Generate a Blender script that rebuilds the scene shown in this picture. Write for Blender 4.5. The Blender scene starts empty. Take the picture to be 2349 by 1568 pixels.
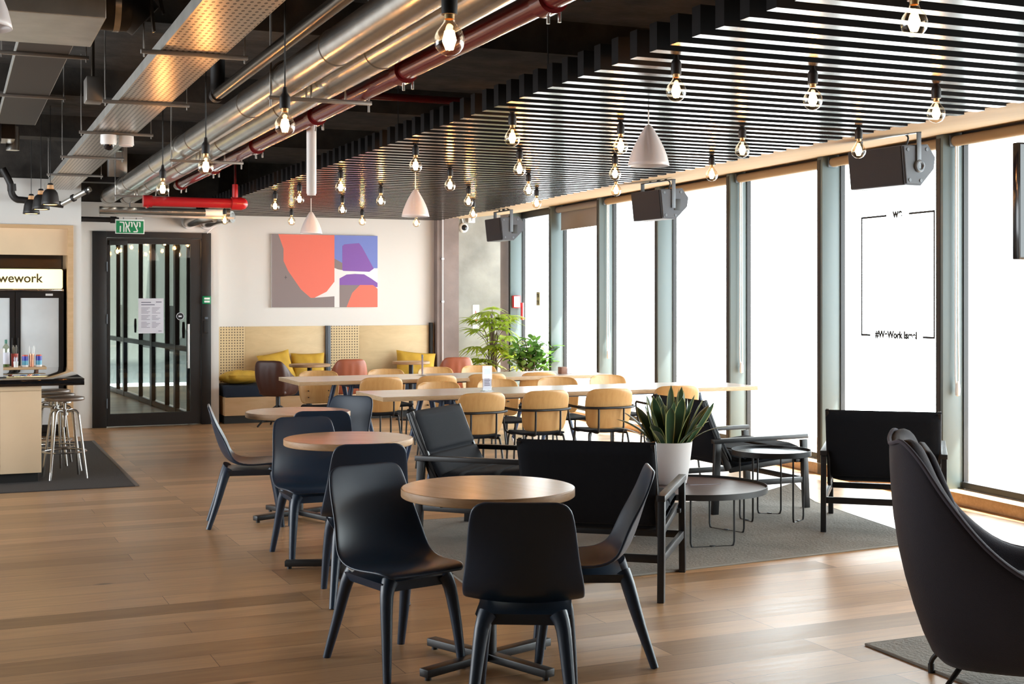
import bpy, bmesh, math, random
from mathutils import Vector, Matrix

PI = math.pi
SC = bpy.context.scene
COL = SC.collection
R = math.radians

# ---------------------------------------------------------------- camera
cam_d = bpy.data.cameras.new('camera')
cam = bpy.data.objects.new('camera', cam_d)
COL.objects.link(cam)
YAW = R(22.838)
cam.location = (0, 0, 1.6)
cam.rotation_euler = (PI/2, 0, -YAW)
cam_d.sensor_width = 36.0
cam_d.lens = 3050/2349*36.0
cam_d.shift_y = -99/2349
cam_d.clip_start = 0.05
cam_d.clip_end = 300
SC.camera = cam

# ---------------------------------------------------------------- world, sun, exposure
world = bpy.data.worlds.new('world')
SC.world = world
world.use_nodes = True
wb = world.node_tree.nodes['Background']
wb.inputs[0].default_value = (0.90, 0.96, 1.0, 1)
wb.inputs[1].default_value = 8.0

sun_d = bpy.data.lights.new('sun', 'SUN')
sun_d.energy = 26.0
sun_d.angle = R(0.6)
sun_d.color = (1.0, 0.95, 0.86)
sun = bpy.data.objects.new('sun', sun_d)
COL.objects.link(sun)
sun.location = (20, -8, 30)
sun.rotation_euler = Vector((1.0, -0.5, 1.6)).to_track_quat('Z', 'Y').to_euler()

def portal(loc, rot, sx, sy):
    l = bpy.data.lights.new('window_portal', 'AREA')
    l.shape = 'RECTANGLE'; l.size = sx; l.size_y = sy
    l.cycles.is_portal = True
    o = bpy.data.objects.new('window_portal', l); COL.objects.link(o)
    o.location = loc; o.rotation_euler = rot
WK = 0.0628                                   # the glass wall runs slightly off the room's axis
WRZ = -math.atan(WK)
portal((7.84, 9.95, 1.5), (0, R(90), WRZ), 2.9, 18.4)
portal((-5.02, 10.45, 1.68), (0, R(-90), 0), 2.4, 8.4)  # for the opening added in the unseen left wall

SC.view_settings.view_transform = 'Standard'
SC.view_settings.look = 'None'
SC.view_settings.gamma = 1.0
SC.view_settings.use_curve_mapping = False
SC.view_settings.exposure = 0.5
SC.cycles.use_denoising = True
SC.cycles.max_bounces = 9
SC.cycles.diffuse_bounces = 5
SC.cycles.glossy_bounces = 4
SC.cycles.transmission_bounces = 4
SC.cycles.transparent_max_bounces = 24
SC.cycles.sample_clamp_indirect = 6.0
SC.cycles.caustics_reflective = False
SC.cycles.caustics_refractive = False

# ---------------------------------------------------------------- materials
MATS = {}
def nmat(name):
    m = bpy.data.materials.new(name); m.use_nodes = True
    MATS[name] = m
    nt = m.node_tree
    return m, nt, nt.nodes, nt.links, nt.nodes['Principled BSDF']

def pbr(name, col, rough=0.5, metal=0.0, spec=0.5, bump=0.0, bscale=60, vary=0.0, vscale=4.0, coat=0.0, sheen=0.0):
    m, nt, N, L, b = nmat(name)
    b.inputs['Base Color'].default_value = (*col, 1)
    b.inputs['Roughness'].default_value = rough
    b.inputs['Metallic'].default_value = metal
    b.inputs['Specular IOR Level'].default_value = spec
    if coat: b.inputs['Coat Weight'].default_value = coat; b.inputs['Coat Roughness'].default_value = 0.1
    if sheen: b.inputs['Sheen Weight'].default_value = sheen
    tc = N.new('ShaderNodeTexCoord')
    if vary:
        n = N.new('ShaderNodeTexNoise'); n.inputs['Scale'].default_value = vscale; n.inputs['Detail'].default_value = 6
        L.new(tc.outputs['Object'], n.inputs['Vector'])
        r = N.new('ShaderNodeMapRange'); r.inputs['From Min'].default_value = .3; r.inputs['From Max'].default_value = .7
        r.inputs['To Min'].default_value = 1-vary; r.inputs['To Max'].default_value = 1+vary
        L.new(n.outputs['Fac'], r.inputs['Value'])
        mx = N.new('ShaderNodeMix'); mx.data_type = 'RGBA'; mx.blend_type = 'MULTIPLY'; mx.inputs[0].default_value = 1
        mx.inputs[6].default_value = (*col, 1); L.new(r.outputs['Result'], mx.inputs[7]); L.new(mx.outputs[2], b.inputs['Base Color'])
    if bump:
        n2 = N.new('ShaderNodeTexNoise'); n2.inputs['Scale'].default_value = bscale; n2.inputs['Detail'].default_value = 4
        L.new(tc.outputs['Object'], n2.inputs['Vector'])
        bp = N.new('ShaderNodeBump'); bp.inputs['Strength'].default_value = bump; bp.inputs['Distance'].default_value = 0.01
        L.new(n2.outputs['Fac'], bp.inputs['Height']); L.new(bp.outputs['Normal'], b.inputs['Normal'])
    return m

def wood(name, c1, c2, rough=0.4, scale=(1.5, 18, 18), spec=0.5, coord='Object', coat=0.0):
    m, nt, N, L, b = nmat(name)
    tc = N.new('ShaderNodeTexCoord'); mp = N.new('ShaderNodeMapping'); mp.inputs['Scale'].default_value = scale
    L.new(tc.outputs[coord], mp.inputs['Vector'])
    n = N.new('ShaderNodeTexNoise'); n.inputs['Scale'].default_value = 2.2; n.inputs['Detail'].default_value = 7; n.inputs['Roughness'].default_value = .62
    n.inputs['Distortion'].default_value = .6
    L.new(mp.outputs[0], n.inputs['Vector'])
    r = N.new('ShaderNodeValToRGB'); r.color_ramp.elements[0].position = .3; r.color_ramp.elements[1].position = .72
    r.color_ramp.elements[0].color = (*c1, 1); r.color_ramp.elements[1].color = (*c2, 1)
    L.new(n.outputs['Fac'], r.inputs[0]); L.new(r.outputs[0], b.inputs['Base Color'])
    b.inputs['Roughness'].default_value = rough; b.inputs['Specular IOR Level'].default_value = spec
    if coat: b.inputs['Coat Weight'].default_value = coat; b.inputs['Coat Roughness'].default_value = .15
    return m

def emis(name, col, strength):
    m, nt, N, L, b = nmat(name)
    b.inputs['Base Color'].default_value = (*col, 1)
    b.inputs['Emission Color'].default_value = (*col, 1)
    b.inputs['Emission Strength'].default_value = strength
    return m

def glass(name, tint=(1, 1, 1), refl=0.06, rough=0.02, power=3.0):
    """thin clear sheet: lets light straight through and mirrors a little, more at a slant"""
    m, nt, N, L, b = nmat(name)
    N.remove(b)
    out = [n for n in N if n.type == 'OUTPUT_MATERIAL'][0]
    t = N.new('ShaderNodeBsdfTransparent'); t.inputs[0].default_value = (*tint, 1)
    g = N.new('ShaderNodeBsdfGlossy'); g.inputs['Roughness'].default_value = rough
    lw = N.new('ShaderNodeLayerWeight'); lw.inputs['Blend'].default_value = .5
    pw = N.new('ShaderNodeMath'); pw.operation = 'POWER'; pw.inputs[1].default_value = power
    L.new(lw.outputs['Facing'], pw.inputs[0])
    ad = N.new('ShaderNodeMath'); ad.operation = 'MULTIPLY_ADD'; ad.inputs[1].default_value = .6; ad.inputs[2].default_value = refl; ad.use_clamp = True
    L.new(pw.outputs[0], ad.inputs[0])
    mx = N.new('ShaderNodeMixShader')
    L.new(ad.outputs[0], mx.inputs[0]); L.new(t.outputs[0], mx.inputs[1]); L.new(g.outputs[0], mx.inputs[2])
    L.new(mx.outputs[0], out.inputs['Surface'])
    return m

def floor_material():
    m, nt, N, L, b = nmat('oak_planks')
    geo = N.new('ShaderNodeNewGeometry')
    mp = N.new('ShaderNodeMapping'); L.new(geo.outputs['Position'], mp.inputs['Vector'])
    mp.inputs['Rotation'].default_value = (0, 0, R(-1.2))
    br = N.new('ShaderNodeTexBrick')
    br.inputs['Scale'].default_value = 1.0; br.inputs['Brick Width'].default_value = 1.9; br.inputs['Row Height'].default_value = .215
    br.inputs['Mortar Size'].default_value = .0016; br.inputs['Mortar Smooth'].default_value = .2; br.offset = .37; br.offset_frequency = 3; br.squash = 1.0
    br.inputs['Color1'].default_value = (0, 0, 0, 1); br.inputs['Color2'].default_value = (1, 1, 1, 1); br.inputs['Mortar'].default_value = (.5, .5, .5, 1)
    L.new(mp.outputs[0], br.inputs['Vector'])
    # grain stretched along the boards, shifted from board to board
    sh = N.new('ShaderNodeVectorMath'); sh.operation = 'MULTIPLY_ADD'; sh.inputs[1].default_value = (9, 5, 3)
    L.new(br.outputs['Color'], sh.inputs[0]); L.new(mp.outputs[0], sh.inputs[2])
    sc = N.new('ShaderNodeMapping'); sc.inputs['Scale'].default_value = (.9, 9, 1); L.new(sh.outputs[0], sc.inputs['Vector'])
    n = N.new('ShaderNodeTexNoise'); n.inputs['Scale'].default_value = 1.6; n.inputs['Detail'].default_value = 8; n.inputs['Roughness'].default_value = .6; n.inputs['Distortion'].default_value = 1.2
    L.new(sc.outputs[0], n.inputs['Vector'])
    r = N.new('ShaderNodeValToRGB')
    r.color_ramp.elements[0].position = .25; r.color_ramp.elements[0].color = (.39, .205, .092, 1)
    r.color_ramp.elements[1].position = .75; r.color_ramp.elements[1].color = (.60, .365, .185, 1)
    L.new(n.outputs['Fac'], r.inputs[0])
    hs = N.new('ShaderNodeMapRange'); hs.inputs['To Min'].default_value = .66; hs.inputs['To Max'].default_value = 1.18
    L.new(br.outputs['Color'], hs.inputs['Value'])
    mx = N.new('ShaderNodeMix'); mx.data_type = 'RGBA'; mx.blend_type = 'MULTIPLY'; mx.inputs[0].default_value = 1
    L.new(r.outputs[0], mx.inputs[6]); L.new(hs.outputs[0], mx.inputs[7])
    # knots
    vo = N.new('ShaderNodeTexVoronoi'); vo.inputs['Scale'].default_value = 1.0; vo.inputs['Randomness'].default_value = 1
    km = N.new('ShaderNodeMapping'); km.inputs['Scale'].default_value = (.9, 2.0, 1); L.new(mp.outputs[0], km.inputs['Vector']); L.new(km.outputs[0], vo.inputs['Vector'])
    kr = N.new('ShaderNodeMapRange'); kr.inputs['From Min'].default_value = .02; kr.inputs['From Max'].default_value = .06; kr.inputs['To Min'].default_value = .35; kr.inputs['To Max'].default_value = 1
    L.new(vo.outputs['Distance'], kr.inputs['Value'])
    m2 = N.new('ShaderNodeMix'); m2.data_type = 'RGBA'; m2.blend_type = 'MULTIPLY'; m2.inputs[0].default_value = 1
    L.new(mx.outputs[2], m2.inputs[6]); L.new(kr.outputs[0], m2.inputs[7])
    m3 = N.new('ShaderNodeMix'); m3.data_type = 'RGBA'; m3.inputs[7].default_value = (.07, .04, .025, 1)
    L.new(br.outputs['Fac'], m3.inputs[0]); L.new(m2.outputs[2], m3.inputs[6])
    L.new(m3.outputs[2], b.inputs['Base Color'])
    rr = N.new('ShaderNodeMapRange'); rr.inputs['To Min'].default_value = .28; rr.inputs['To Max'].default_value = .42
    L.new(n.outputs['Fac'], rr.inputs['Value']); L.new(rr.outputs[0], b.inputs['Roughness'])
    b.inputs['Specular IOR Level'].default_value = .48
    bp = N.new('ShaderNodeBump'); bp.inputs['Strength'].default_value = .05; bp.inputs['Distance'].default_value = .004
    ml = N.new('ShaderNodeMath'); ml.operation = 'SUBTRACT'; L.new(n.outputs['Fac'], ml.inputs[0]); L.new(br.outputs['Fac'], ml.inputs[1])
    L.new(ml.outputs[0], bp.inputs['Height']); L.new(bp.outputs['Normal'], b.inputs['Normal'])
    # boards lie a hair out of level with each other
    tl = N.new('ShaderNodeMath'); tl.operation = 'MULTIPLY_ADD'; tl.inputs[1].default_value = .05; tl.inputs[2].default_value = -.025
    L.new(br.outputs['Color'], tl.inputs[0])
    cb = N.new('ShaderNodeCombineXYZ'); L.new(tl.outputs[0], cb.inputs['Y'])
    av = N.new('ShaderNodeVectorMath'); av.operation = 'ADD'; L.new(geo.outputs['Normal'], av.inputs[0]); L.new(cb.outputs[0], av.inputs[1])
    nv = N.new('ShaderNodeVectorMath'); nv.operation = 'NORMALIZE'; L.new(av.outputs[0], nv.inputs[0]); L.new(nv.outputs[0], bp.inputs['Normal'])
    return m

def holes_material(name, base, hole, cell, rad, metal=0, rough=.4, axes=('X', 'Y'), slot=1.0):
    """a sheet with a regular grid of round or slotted holes"""
    m, nt, N, L, b = nmat(name)
    tc = N.new('ShaderNodeTexCoord'); se = N.new('ShaderNodeSeparateXYZ'); L.new(tc.outputs['Object'], se.inputs[0])
    sq = []
    for a, cl, st in ((axes[0], cell[0], 1.0), (axes[1], cell[1], slot)):
        d = N.new('ShaderNodeMath'); d.operation = 'DIVIDE'; d.inputs[1].default_value = cl; L.new(se.outputs[a], d.inputs[0])
        f = N.new('ShaderNodeMath'); f.operation = 'FRACT'; L.new(d.outputs[0], f.inputs[0])
        s = N.new('ShaderNodeMath'); s.operation = 'SUBTRACT'; s.inputs[1].default_value = .5; L.new(f.outputs[0], s.inputs[0])
        k = N.new('ShaderNodeMath'); k.operation = 'MULTIPLY'; k.inputs[1].default_value = cl/st; L.new(s.outputs[0], k.inputs[0])
        p = N.new('ShaderNodeMath'); p.operation = 'POWER'; p.inputs[1].default_value = 2; L.new(k.outputs[0], p.inputs[0])
        sq.append(p)
    ad = N.new('ShaderNodeMath'); L.new(sq[0].outputs[0], ad.inputs[0]); L.new(sq[1].outputs[0], ad.inputs[1])
    lt = N.new('ShaderNodeMath'); lt.operation = 'LESS_THAN'; lt.inputs[1].default_value = rad*rad; L.new(ad.outputs[0], lt.inputs[0])
    mx = N.new('ShaderNodeMix'); mx.data_type = 'RGBA'; mx.inputs[6].default_value = (*base, 1); mx.inputs[7].default_value = (*hole, 1)
    L.new(lt.outputs[0], mx.inputs[0]); L.new(mx.outputs[2], b.inputs['Base Color'])
    b.inputs['Roughness'].default_value = rough
    im = N.new('ShaderNodeMath'); im.operation = 'MULTIPLY_ADD'; im.inputs[1].default_value = -metal; im.inputs[2].default_value = metal
    L.new(lt.outputs[0], im.inputs[0]); L.new(im.outputs[0], b.inputs['Metallic'])
    return m

floor_material()
pbr('white_paint', (.74, .72, .69), .55, bump=.05, bscale=120)
pbr('cream_paint', (.72, .70, .68), .6)
pbr('dark_concrete', (.038, .032, .027), .85, bump=.6, bscale=14, vary=.5, vscale=5)
pbr('concrete', (.27, .26, .235), .75, bump=.35, bscale=7, vary=.28, vscale=2.2)
pbr('mauve_concrete', (.235, .19, .18), .8, bump=.3, bscale=9, vary=.15, vscale=3)
pbr('soffit_board', (.36, .26, .16), .85, spec=.08, vary=.05)
pbr('slat_shade_black', (.006, .0055, .006), .75, spec=.15)  # slat sides and tops, shade put into the colour
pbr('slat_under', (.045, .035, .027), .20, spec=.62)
pbr('mullion_grey', (.125, .165, .172), .42)
pbr('frame_black', (.0085, .008, .009), .45)
pbr('blind_fabric', (.30, .27, .25), .8, bump=.1, bscale=400)
wood('sill_wood', (.50, .33, .18), (.66, .47, .28), .45, (1, 14, 14))
pbr('chair_plastic', (.013, .028, .054), .38, spec=.55)
pbr('black_wood', (.008, .008, .0095), .40)
pbr('black_fabric', (.0065, .008, .012), .85, spec=.2, bump=.25, bscale=300)
pbr('black_steel', (.010, .010, .011), .42)
wood('table_oak', (.455, .275, .140), (.54, .340, .185), .22, (2, 12, 12), spec=.55)
wood('table_edge', (.36, .20, .09), (.50, .31, .16), .5, (5, 5, 40))
pbr('pale_laminate', (.64, .56, .50), .22, spec=.6, vary=.04)
wood('ply_edge', (.42, .28, .15), (.60, .43, .26), .5, (6, 6, 60))
pbr('navy_steel', (.020, .045, .105), .35)
wood('birch_veneer', (.56, .305, .105), (.655, .385, .150), .36, (14, 14, 1.6))
wood('birch_ply', (.62, .46, .25), (.74, .57, .33), .48, (1.1, 2, 4))
holes_material('perforated_ply', (.68, .52, .29), (.10, .06, .035), (.0362, .0362), .0088, axes=('X', 'Z'), rough=.5)
pbr('post_steel', (.10, .12, .145), .45)
wood('bench_wood', (.58, .37, .19), (.70, .47, .27), .45, (1.2, 8, 8))
pbr('bench_cushion', (.010, .020, .042), .8, bump=.2, bscale=200)
pbr('mustard_fabric', (.56, .33, .030), .75, bump=.3, bscale=160, vary=.1, vscale=9)
pbr('dark_leather', (.055, .018, .012), .42, bump=.15, bscale=150)
pbr('rust_leather', (.36, .105, .055), .40, bump=.15, bscale=150)
pbr('galvanised', (.60, .58, .54), .24, metal=.92, bump=.04, bscale=30, vary=.12, vscale=8)
pbr('duct_sheet', (.58, .57, .53), .34, metal=.75, vary=.15, vscale=5)
holes_material('tray_sheet', (.62, .57, .52), (.03, .025, .02), (.030, .062), .0075, metal=.85, rough=.30, slot=2.4)
pbr('dark_pipe', (.13, .11, .09), .25, metal=.9)
pbr('zinc', (.30, .28, .26), .4, metal=.8)
pbr('red_paint', (.16, .012, .016), .25, coat=.5)
pbr('bright_red', (.50, .015, .020), .3, coat=.5)
pbr('white_plastic', (.78, .77, .76), .4)
pbr('pot_white', (.66, .63, .62), .38)
pbr('lamp_white', (.76, .70, .69), .4)
pbr('lamp_black', (.012, .010, .010), .5)
wood('collar_wood', (.55, .30, .14), (.7, .42, .22), .5)
pbr('cord_black', (.01, .01, .01), .6)
pbr('cord_white', (.8, .78, .75), .6)
pbr('speaker_grey', (.055, .060, .075), .55)
pbr('grille_black', (.012, .013, .020), .65, bump=.4, bscale=500)
pbr('rug_weave', (.235, .212, .182), .95, bump=.7, bscale=55, vary=.18, vscale=3)
pbr('rug_binding', (.26, .24, .21), .9)
pbr('mat_grey', (.050, .045, .045), .9, bump=.5, bscale=90)
pbr('mat_edge', (.16, .14, .125), .8)
pbr('counter_laminate', (.80, .61, .40), .5, vary=.03)
pbr('counter_black', (.006, .006, .007), .05, spec=.7, coat=.4)
pbr('plinth_black', (.010, .010, .010), .6)
wood('stool_wood', (.10, .065, .045), (.20, .14, .10), .3, (6, 6, 6))
pbr('stool_steel', (.40, .38, .36), .25, metal=.95)
wood('walnut_top', (.115, .078, .070), (.17, .120, .110), .34, (2, 10, 10))
pbr('tray_black', (.030, .034, .042), .22)
pbr('armchair_fabric', (.028, .025, .034), .95, bump=.25, bscale=260, sheen=.12)
pbr('armchair_piping', (.065, .058, .075), .9)
pbr('leaf_dark', (.030, .070, .030), .40)
pbr('leaf_margin', (.42, .42, .16), .45)
pbr('leaf_palm', (.32, .42, .04), .42, vary=.3, vscale=12)
pbr('leaf_rubber', (.10, .23, .04), .28, vary=.35, vscale=10)
for nm in ('leaf_palm', 'leaf_rubber'):
    nt = MATS[nm].node_tree; out = [n for n in nt.nodes if n.type == 'OUTPUT_MATERIAL'][0]; bs = nt.nodes['Principled BSDF']
    tr = nt.nodes.new('ShaderNodeBsdfTranslucent'); src = bs.inputs['Base Color'].links[0].from_socket
    mxs = nt.nodes.new('ShaderNodeMixShader'); mxs.inputs[0].default_value = .45
    nt.links.new(src, tr.inputs[0]); nt.links.new(bs.outputs[0], mxs.inputs[1]); nt.links.new(tr.outputs[0], mxs.inputs[2]); nt.links.new(mxs.outputs[0], out.inputs['Surface'])
pbr('stem_brown', (.12, .075, .04), .8)
pbr('soil', (.03, .02, .015), .95)
pbr('art_grey', (.255, .205, .205), .7)
pbr('art_coral', (.82, .185, .130), .7)
pbr('art_blue', (.185, .245, .62), .7)
pbr('art_purple', (.235, .105, .42), .7)
pbr('art_white', (.78, .76, .75), .7)
pbr('art_edge', (.12, .10, .11), .7)
pbr('paper', (.72, .72, .80), .7)
pbr('ink', (.14, .14, .2), .8)
pbr('ink_black', (.01, .01, .012), .7)
pbr('sign_green', (.0, .235, .085), .4)
pbr('sign_white', (.85, .88, .85), .4)
emis('sign_face', (1.0, .86, .46), .95)
pbr('sign_text', (.06, .035, .005), .6)
pbr('fridge_black', (.012, .012, .013), .3)
pbr('fridge_glass', (.72, .76, .78), .22, spec=.6, vary=.1, vscale=2)
pbr('chrome', (.7, .7, .7), .15, metal=1)
pbr('brushed_steel', (.62, .61, .60), .45, metal=.35)
pbr('can_blue', (.04, .05, .42), .35)
pbr('can_teal', (.10, .38, .55), .35)
pbr('copper', (.70, .28, .17), .3, metal=.6)
pbr('cup_red', (.62, .10, .07), .4)
pbr('bottle_green', (.02, .16, .10), .3)
glass('bottle_glass', (.80, .84, .72), .10)
pbr('pink_box', (.50, .34, .34), .6)
glass('window_glass', (.97, .99, .98), .03)
glass('door_glass', (.86, .90, .89), .07)
glass('bulb_glass', (1.0, .90, .76), .05, power=2.5)
glass('acrylic', (.86, .88, .92), .10)
emis('filament', (1.0, .50, .17), 110.0)
emis('lamp_glow', (1.0, .55, .14), 9.0)
pbr('brass_cap', (.55, .40, .2), .35, metal=.9)
pbr('frosted', (.36, .41, .385), .5)
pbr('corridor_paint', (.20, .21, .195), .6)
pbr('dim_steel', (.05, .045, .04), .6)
pbr('screen_black', (.006, .006, .010), .15)
pbr('box_brown', (.22, .10, .06), .6)
pbr('brass_plate', (.30, .25, .10), .4, metal=.5)
M = MATS

# ---------------------------------------------------------------- mesh helpers
class MB:
    def __init__(self): self.bm = bmesh.new(); self.mi = 0
    def _new(self, faces):
        for f in faces: f.material_index = self.mi
    def box(self, c, s, rot=None, bevel=0.0, seg=2):
        b2 = bmesh.new(); bmesh.ops.create_cube(b2, size=1)
        for v in b2.verts: v.co = Vector((v.co.x*s[0], v.co.y*s[1], v.co.z*s[2]))
        if bevel: bmesh.ops.bevel(b2, geom=b2.edges[:], offset=min(bevel, min(s)*.45), segments=seg, profile=.5, affect='EDGES')
        mt = Matrix.Translation(Vector(c))
        if rot: mt = mt @ Matrix.Rotation(rot[2], 4, 'Z') @ Matrix.Rotation(rot[1], 4, 'Y') @ Matrix.Rotation(rot[0], 4, 'X')
        self.merge(b2, mt); return self
    def span(self, a, b, bevel=0.0):
        return self.box([(a[i]+b[i])/2 for i in range(3)], [abs(b[i]-a[i]) for i in range(3)], None, bevel)
    def merge(self, b2, mt=None):
        vm = {}
        for v in b2.verts: vm[v] = self.bm.verts.new(mt @ v.co if mt else v.co)
        for f in b2.faces:
            try:
                nf = self.bm.faces.new([vm[v] for v in f.verts]); nf.material_index = self.mi
            except ValueError: pass
        b2.free()
    def beam(self, p0, p1, w, d, up=(0, 0, 1), bevel=0.0):
        """a rectangular bar from p0 to p1, w across, d along 'up'"""
        p0 = Vector(p0); p1 = Vector(p1); ax = (p1-p0); ln = ax.length; ax.normalize()
        u = Vector(up); x = u.cross(ax)
        if x.length < 1e-4: x = Vector((1, 0, 0)).cross(ax)
        x.normalize(); y = ax.cross(x)
        b2 = bmesh.new(); bmesh.ops.create_cube(b2, size=1)
        for v in b2.verts: v.co = Vector((v.co.x*w, v.co.y*d, v.co.z*ln))
        if bevel: bmesh.ops.bevel(b2, geom=b2.edges[:], offset=bevel, segments=2, profile=.5, affect='EDGES')
        mt = Matrix.Translation((p0+p1)/2) @ Matrix((x, y, ax)).transposed().to_4x4()
        self.merge(b2, mt); return self
    def tube(self, pts, r, seg=10, caps=True, closed=False):
        pts = [Vector(p) for p in pts]; n = len(pts)
        rs = r if isinstance(r, (list, tuple)) else [r]*n
        rings = []; prev = None
        for i, p in enumerate(pts):
            a = pts[(i-1) % n] if (i > 0 or closed) else p
            b = pts[(i+1) % n] if (i < n-1 or closed) else p
            t = (b-a).normalized()
            if prev is None:
                x = t.orthogonal().normalized()
            else:
                x = prev - t*prev.dot(t)
                x = x.normalized() if x.length > 1e-5 else t.orthogonal().normalized()
            prev = x; y = t.cross(x)
            rings.append([self.bm.verts.new(p + (x*math.cos(2*PI*k/seg) + y*math.sin(2*PI*k/seg))*rs[i]) for k in range(seg)])
        m = n if closed else n-1
        for i in range(m):
            A, B = rings[i], rings[(i+1) % n]
            for k in range(seg):
                f = self.bm.faces.new((A[k], A[(k+1) % seg], B[(k+1) % seg], B[k])); f.material_index = self.mi
        if caps and not closed:
            f = self.bm.faces.new(rings[0][::-1]); f.material_index = self.mi
            f = self.bm.faces.new(rings[-1]); f.material_index = self.mi
        return self
    def cyl(self, p0, p1, r0, r1=None, seg=20): return self.tube([p0, p1], [r0, r0 if r1 is None else r1], seg)
    def lathe(self, prof, c=(0, 0, 0), seg=28, capb=False, capt=False):
        c = Vector(c); rings = []
        for (r, z) in prof:
            rings.append([self.bm.verts.new(c+Vector((r*math.cos(2*PI*k/seg), r*math.sin(2*PI*k/seg), z))) for k in range(seg)])
        for A, B in zip(rings, rings[1:]):
            for k in range(seg):
                f = self.bm.faces.new((A[k], A[(k+1) % seg], B[(k+1) % seg], B[k])); f.material_index = self.mi
        if capb: f = self.bm.faces.new(rings[0][::-1]); f.material_index = self.mi
        if capt: f = self.bm.faces.new(rings[-1]); f.material_index = self.mi
        return self
    def grid(self, rows, closed_u=False):
        V = [[self.bm.verts.new(Vector(p)) for p in row] for row in rows]
        for A, B in zip(V, V[1:]):
            n = len(A)
            for k in range(n if closed_u else n-1):
                f = self.bm.faces.new((A[k], A[(k+1) % n], B[(k+1) % n], B[k])); f.material_index = self.mi
        return self
    def prism(self, pts, vec):
        """a polygon pushed along vec"""
        vec = Vector(vec)
        a = [self.bm.verts.new(Vector(p)) for p in pts]; b = [self.bm.verts.new(Vector(p)+vec) for p in pts]
        n = len(a)
        fs = [self.bm.faces.new(a[::-1]), self.bm.faces.new(b)]
        for k in range(n): fs.append(self.bm.faces.new((a[k], a[(k+1) % n], b[(k+1) % n], b[k])))
        self._new(fs); return self
    def sphere(self, c, r, seg=20, rings=12, sz=1.0):
        prof = [(max(1e-4, r*math.sin(PI*i/rings)), -r*sz*math.cos(PI*i/rings)) for i in range(rings+1)]
        return self.lathe(prof, c, seg)
    def obj(self, name, mat, parent=None, smooth=True, angle=35, subsurf=0, solid=0.0, fix=True):
        if fix: bmesh.ops.recalc_face_normals(self.bm, faces=self.bm.faces[:])
        me = bpy.data.meshes.new(name); self.bm.to_mesh(me); self.bm.free()
        mats = mat if isinstance(mat, (list, tuple)) else [mat]
        for m in mats: me.materials.append(M[m])
        if smooth:
            me.polygons.foreach_set('use_smooth', [True]*len(me.polygons))
            me.set_sharp_from_angle(angle=R(angle))
        o = bpy.data.objects.new(name, me); COL.objects.link(o)
        if solid:
            s = o.modifiers.new('thickness', 'SOLIDIFY'); s.thickness = abs(solid); s.offset = -1 if solid > 0 else 1
        if subsurf:
            s = o.modifiers.new('smooth', 'SUBSURF'); s.levels = subsurf; s.render_levels = subsurf
        if parent: o.parent = parent
        return o

def thing(name, label, cat, loc=(0, 0, 0), rz=0.0, group=None):
    o = bpy.data.objects.new(name, None); COL.objects.link(o)
    o.empty_display_size = .2
    o.location = loc; o.rotation_euler = (0, 0, rz)
    o['label'] = label; o['category'] = cat
    if group: o['group'] = group
    return o
def tag(o, label, cat, group=None):
    o['label'] = label; o['category'] = cat
    if group: o['group'] = group
    return o
def struct(o):
    o['kind'] = 'structure'; return o
def hall(name, loc=(0, 0, 0), rz=0):
    o = bpy.data.objects.new(name, None); COL.objects.link(o); o.location = loc; o.rotation_euler = (0, 0, rz)
    o['kind'] = 'structure'; return o
def dup(root, loc, rz, label, group=None):
    """a copy of a thing with copies of its parts and their sub-parts"""
    r = root.copy(); COL.objects.link(r); r.location = loc; r.rotation_euler = (0, 0, rz); r['label'] = label
    if group: r['group'] = group
    for ch in list(root.children):
        c = ch.copy(); COL.objects.link(c); c.parent = r
        for g in list(ch.children):
            d = g.copy(); COL.objects.link(d); d.parent = c
    return r
def text_mesh(body, size, mat, name, loc, rot, parent=None, depth=.002, sx=1.0, offset=0.0, align='CENTER'):
    cu = bpy.data.curves.new(name, 'FONT'); cu.body = body; cu.size = size; cu.extrude = depth; cu.align_x = align; cu.offset = offset
    t = bpy.data.objects.new(name, cu); COL.objects.link(t)
    dg = bpy.context.evaluated_depsgraph_get(); dg.update()
    me = bpy.data.meshes.new_from_object(t.evaluated_get(dg))
    bpy.data.objects.remove(t); bpy.data.curves.remove(cu)
    me.materials.clear(); me.materials.append(M[mat])
    o = bpy.data.objects.new(name, me); COL.objects.link(o)
    o.location = loc; o.rotation_euler = rot; o.scale = (sx, 1, 1)
    if parent: o.parent = parent
    return o
def smooth_path(pts, n=6):
    """Catmull-Rom through the points"""
    P = [Vector(p) for p in pts]; out = []
    for i in range(len(P)-1):
        p0 = P[max(i-1, 0)]; p1 = P[i]; p2 = P[i+1]; p3 = P[min(i+2, len(P)-1)]
        for k in range(n):
            t = k/n
            out.append(.5*((2*p1)+(p2-p0)*t+(2*p0-5*p1+4*p2-p3)*t*t+(3*p1-p0-3*p2+p3)*t**3))
    out.append(P[-1]); return out
ORD = ['first', 'second', 'third', 'fourth', 'fifth', 'sixth', 'seventh', 'eighth', 'ninth']

# ================================================================ THE SETTING
ZS = 3.42                                     # underside of the concrete slab
struct(MB().span((-6, -4.2, -.12), (9.2, 25, 0)).obj('floor', 'oak_planks', smooth=False))
struct(MB().span((-6, -4.2, ZS), (9.2, 25, ZS+.2)).obj('ceiling', 'dark_concrete', smooth=False))
w = hall('wall_left')
MB().span((-5.2, -4.2, 0), (-5, 6.3, ZS)).span((-5.2, 14.6, 0), (-5, 16.2, ZS)).span((-5.2, 6.3, 0), (-5, 14.6, .5)).span((-5.2, 6.3, 2.85), (-5, 14.6, ZS)).span((-5.15, 9.0, .5), (-5.05, 9.1, 2.85)).span((-5.15, 11.8, .5), (-5.05, 11.9, 2.85)).obj('wall_face', 'cream_paint', w, smooth=False)  # unseen window opening, added so daylight reaches the counter side
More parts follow.
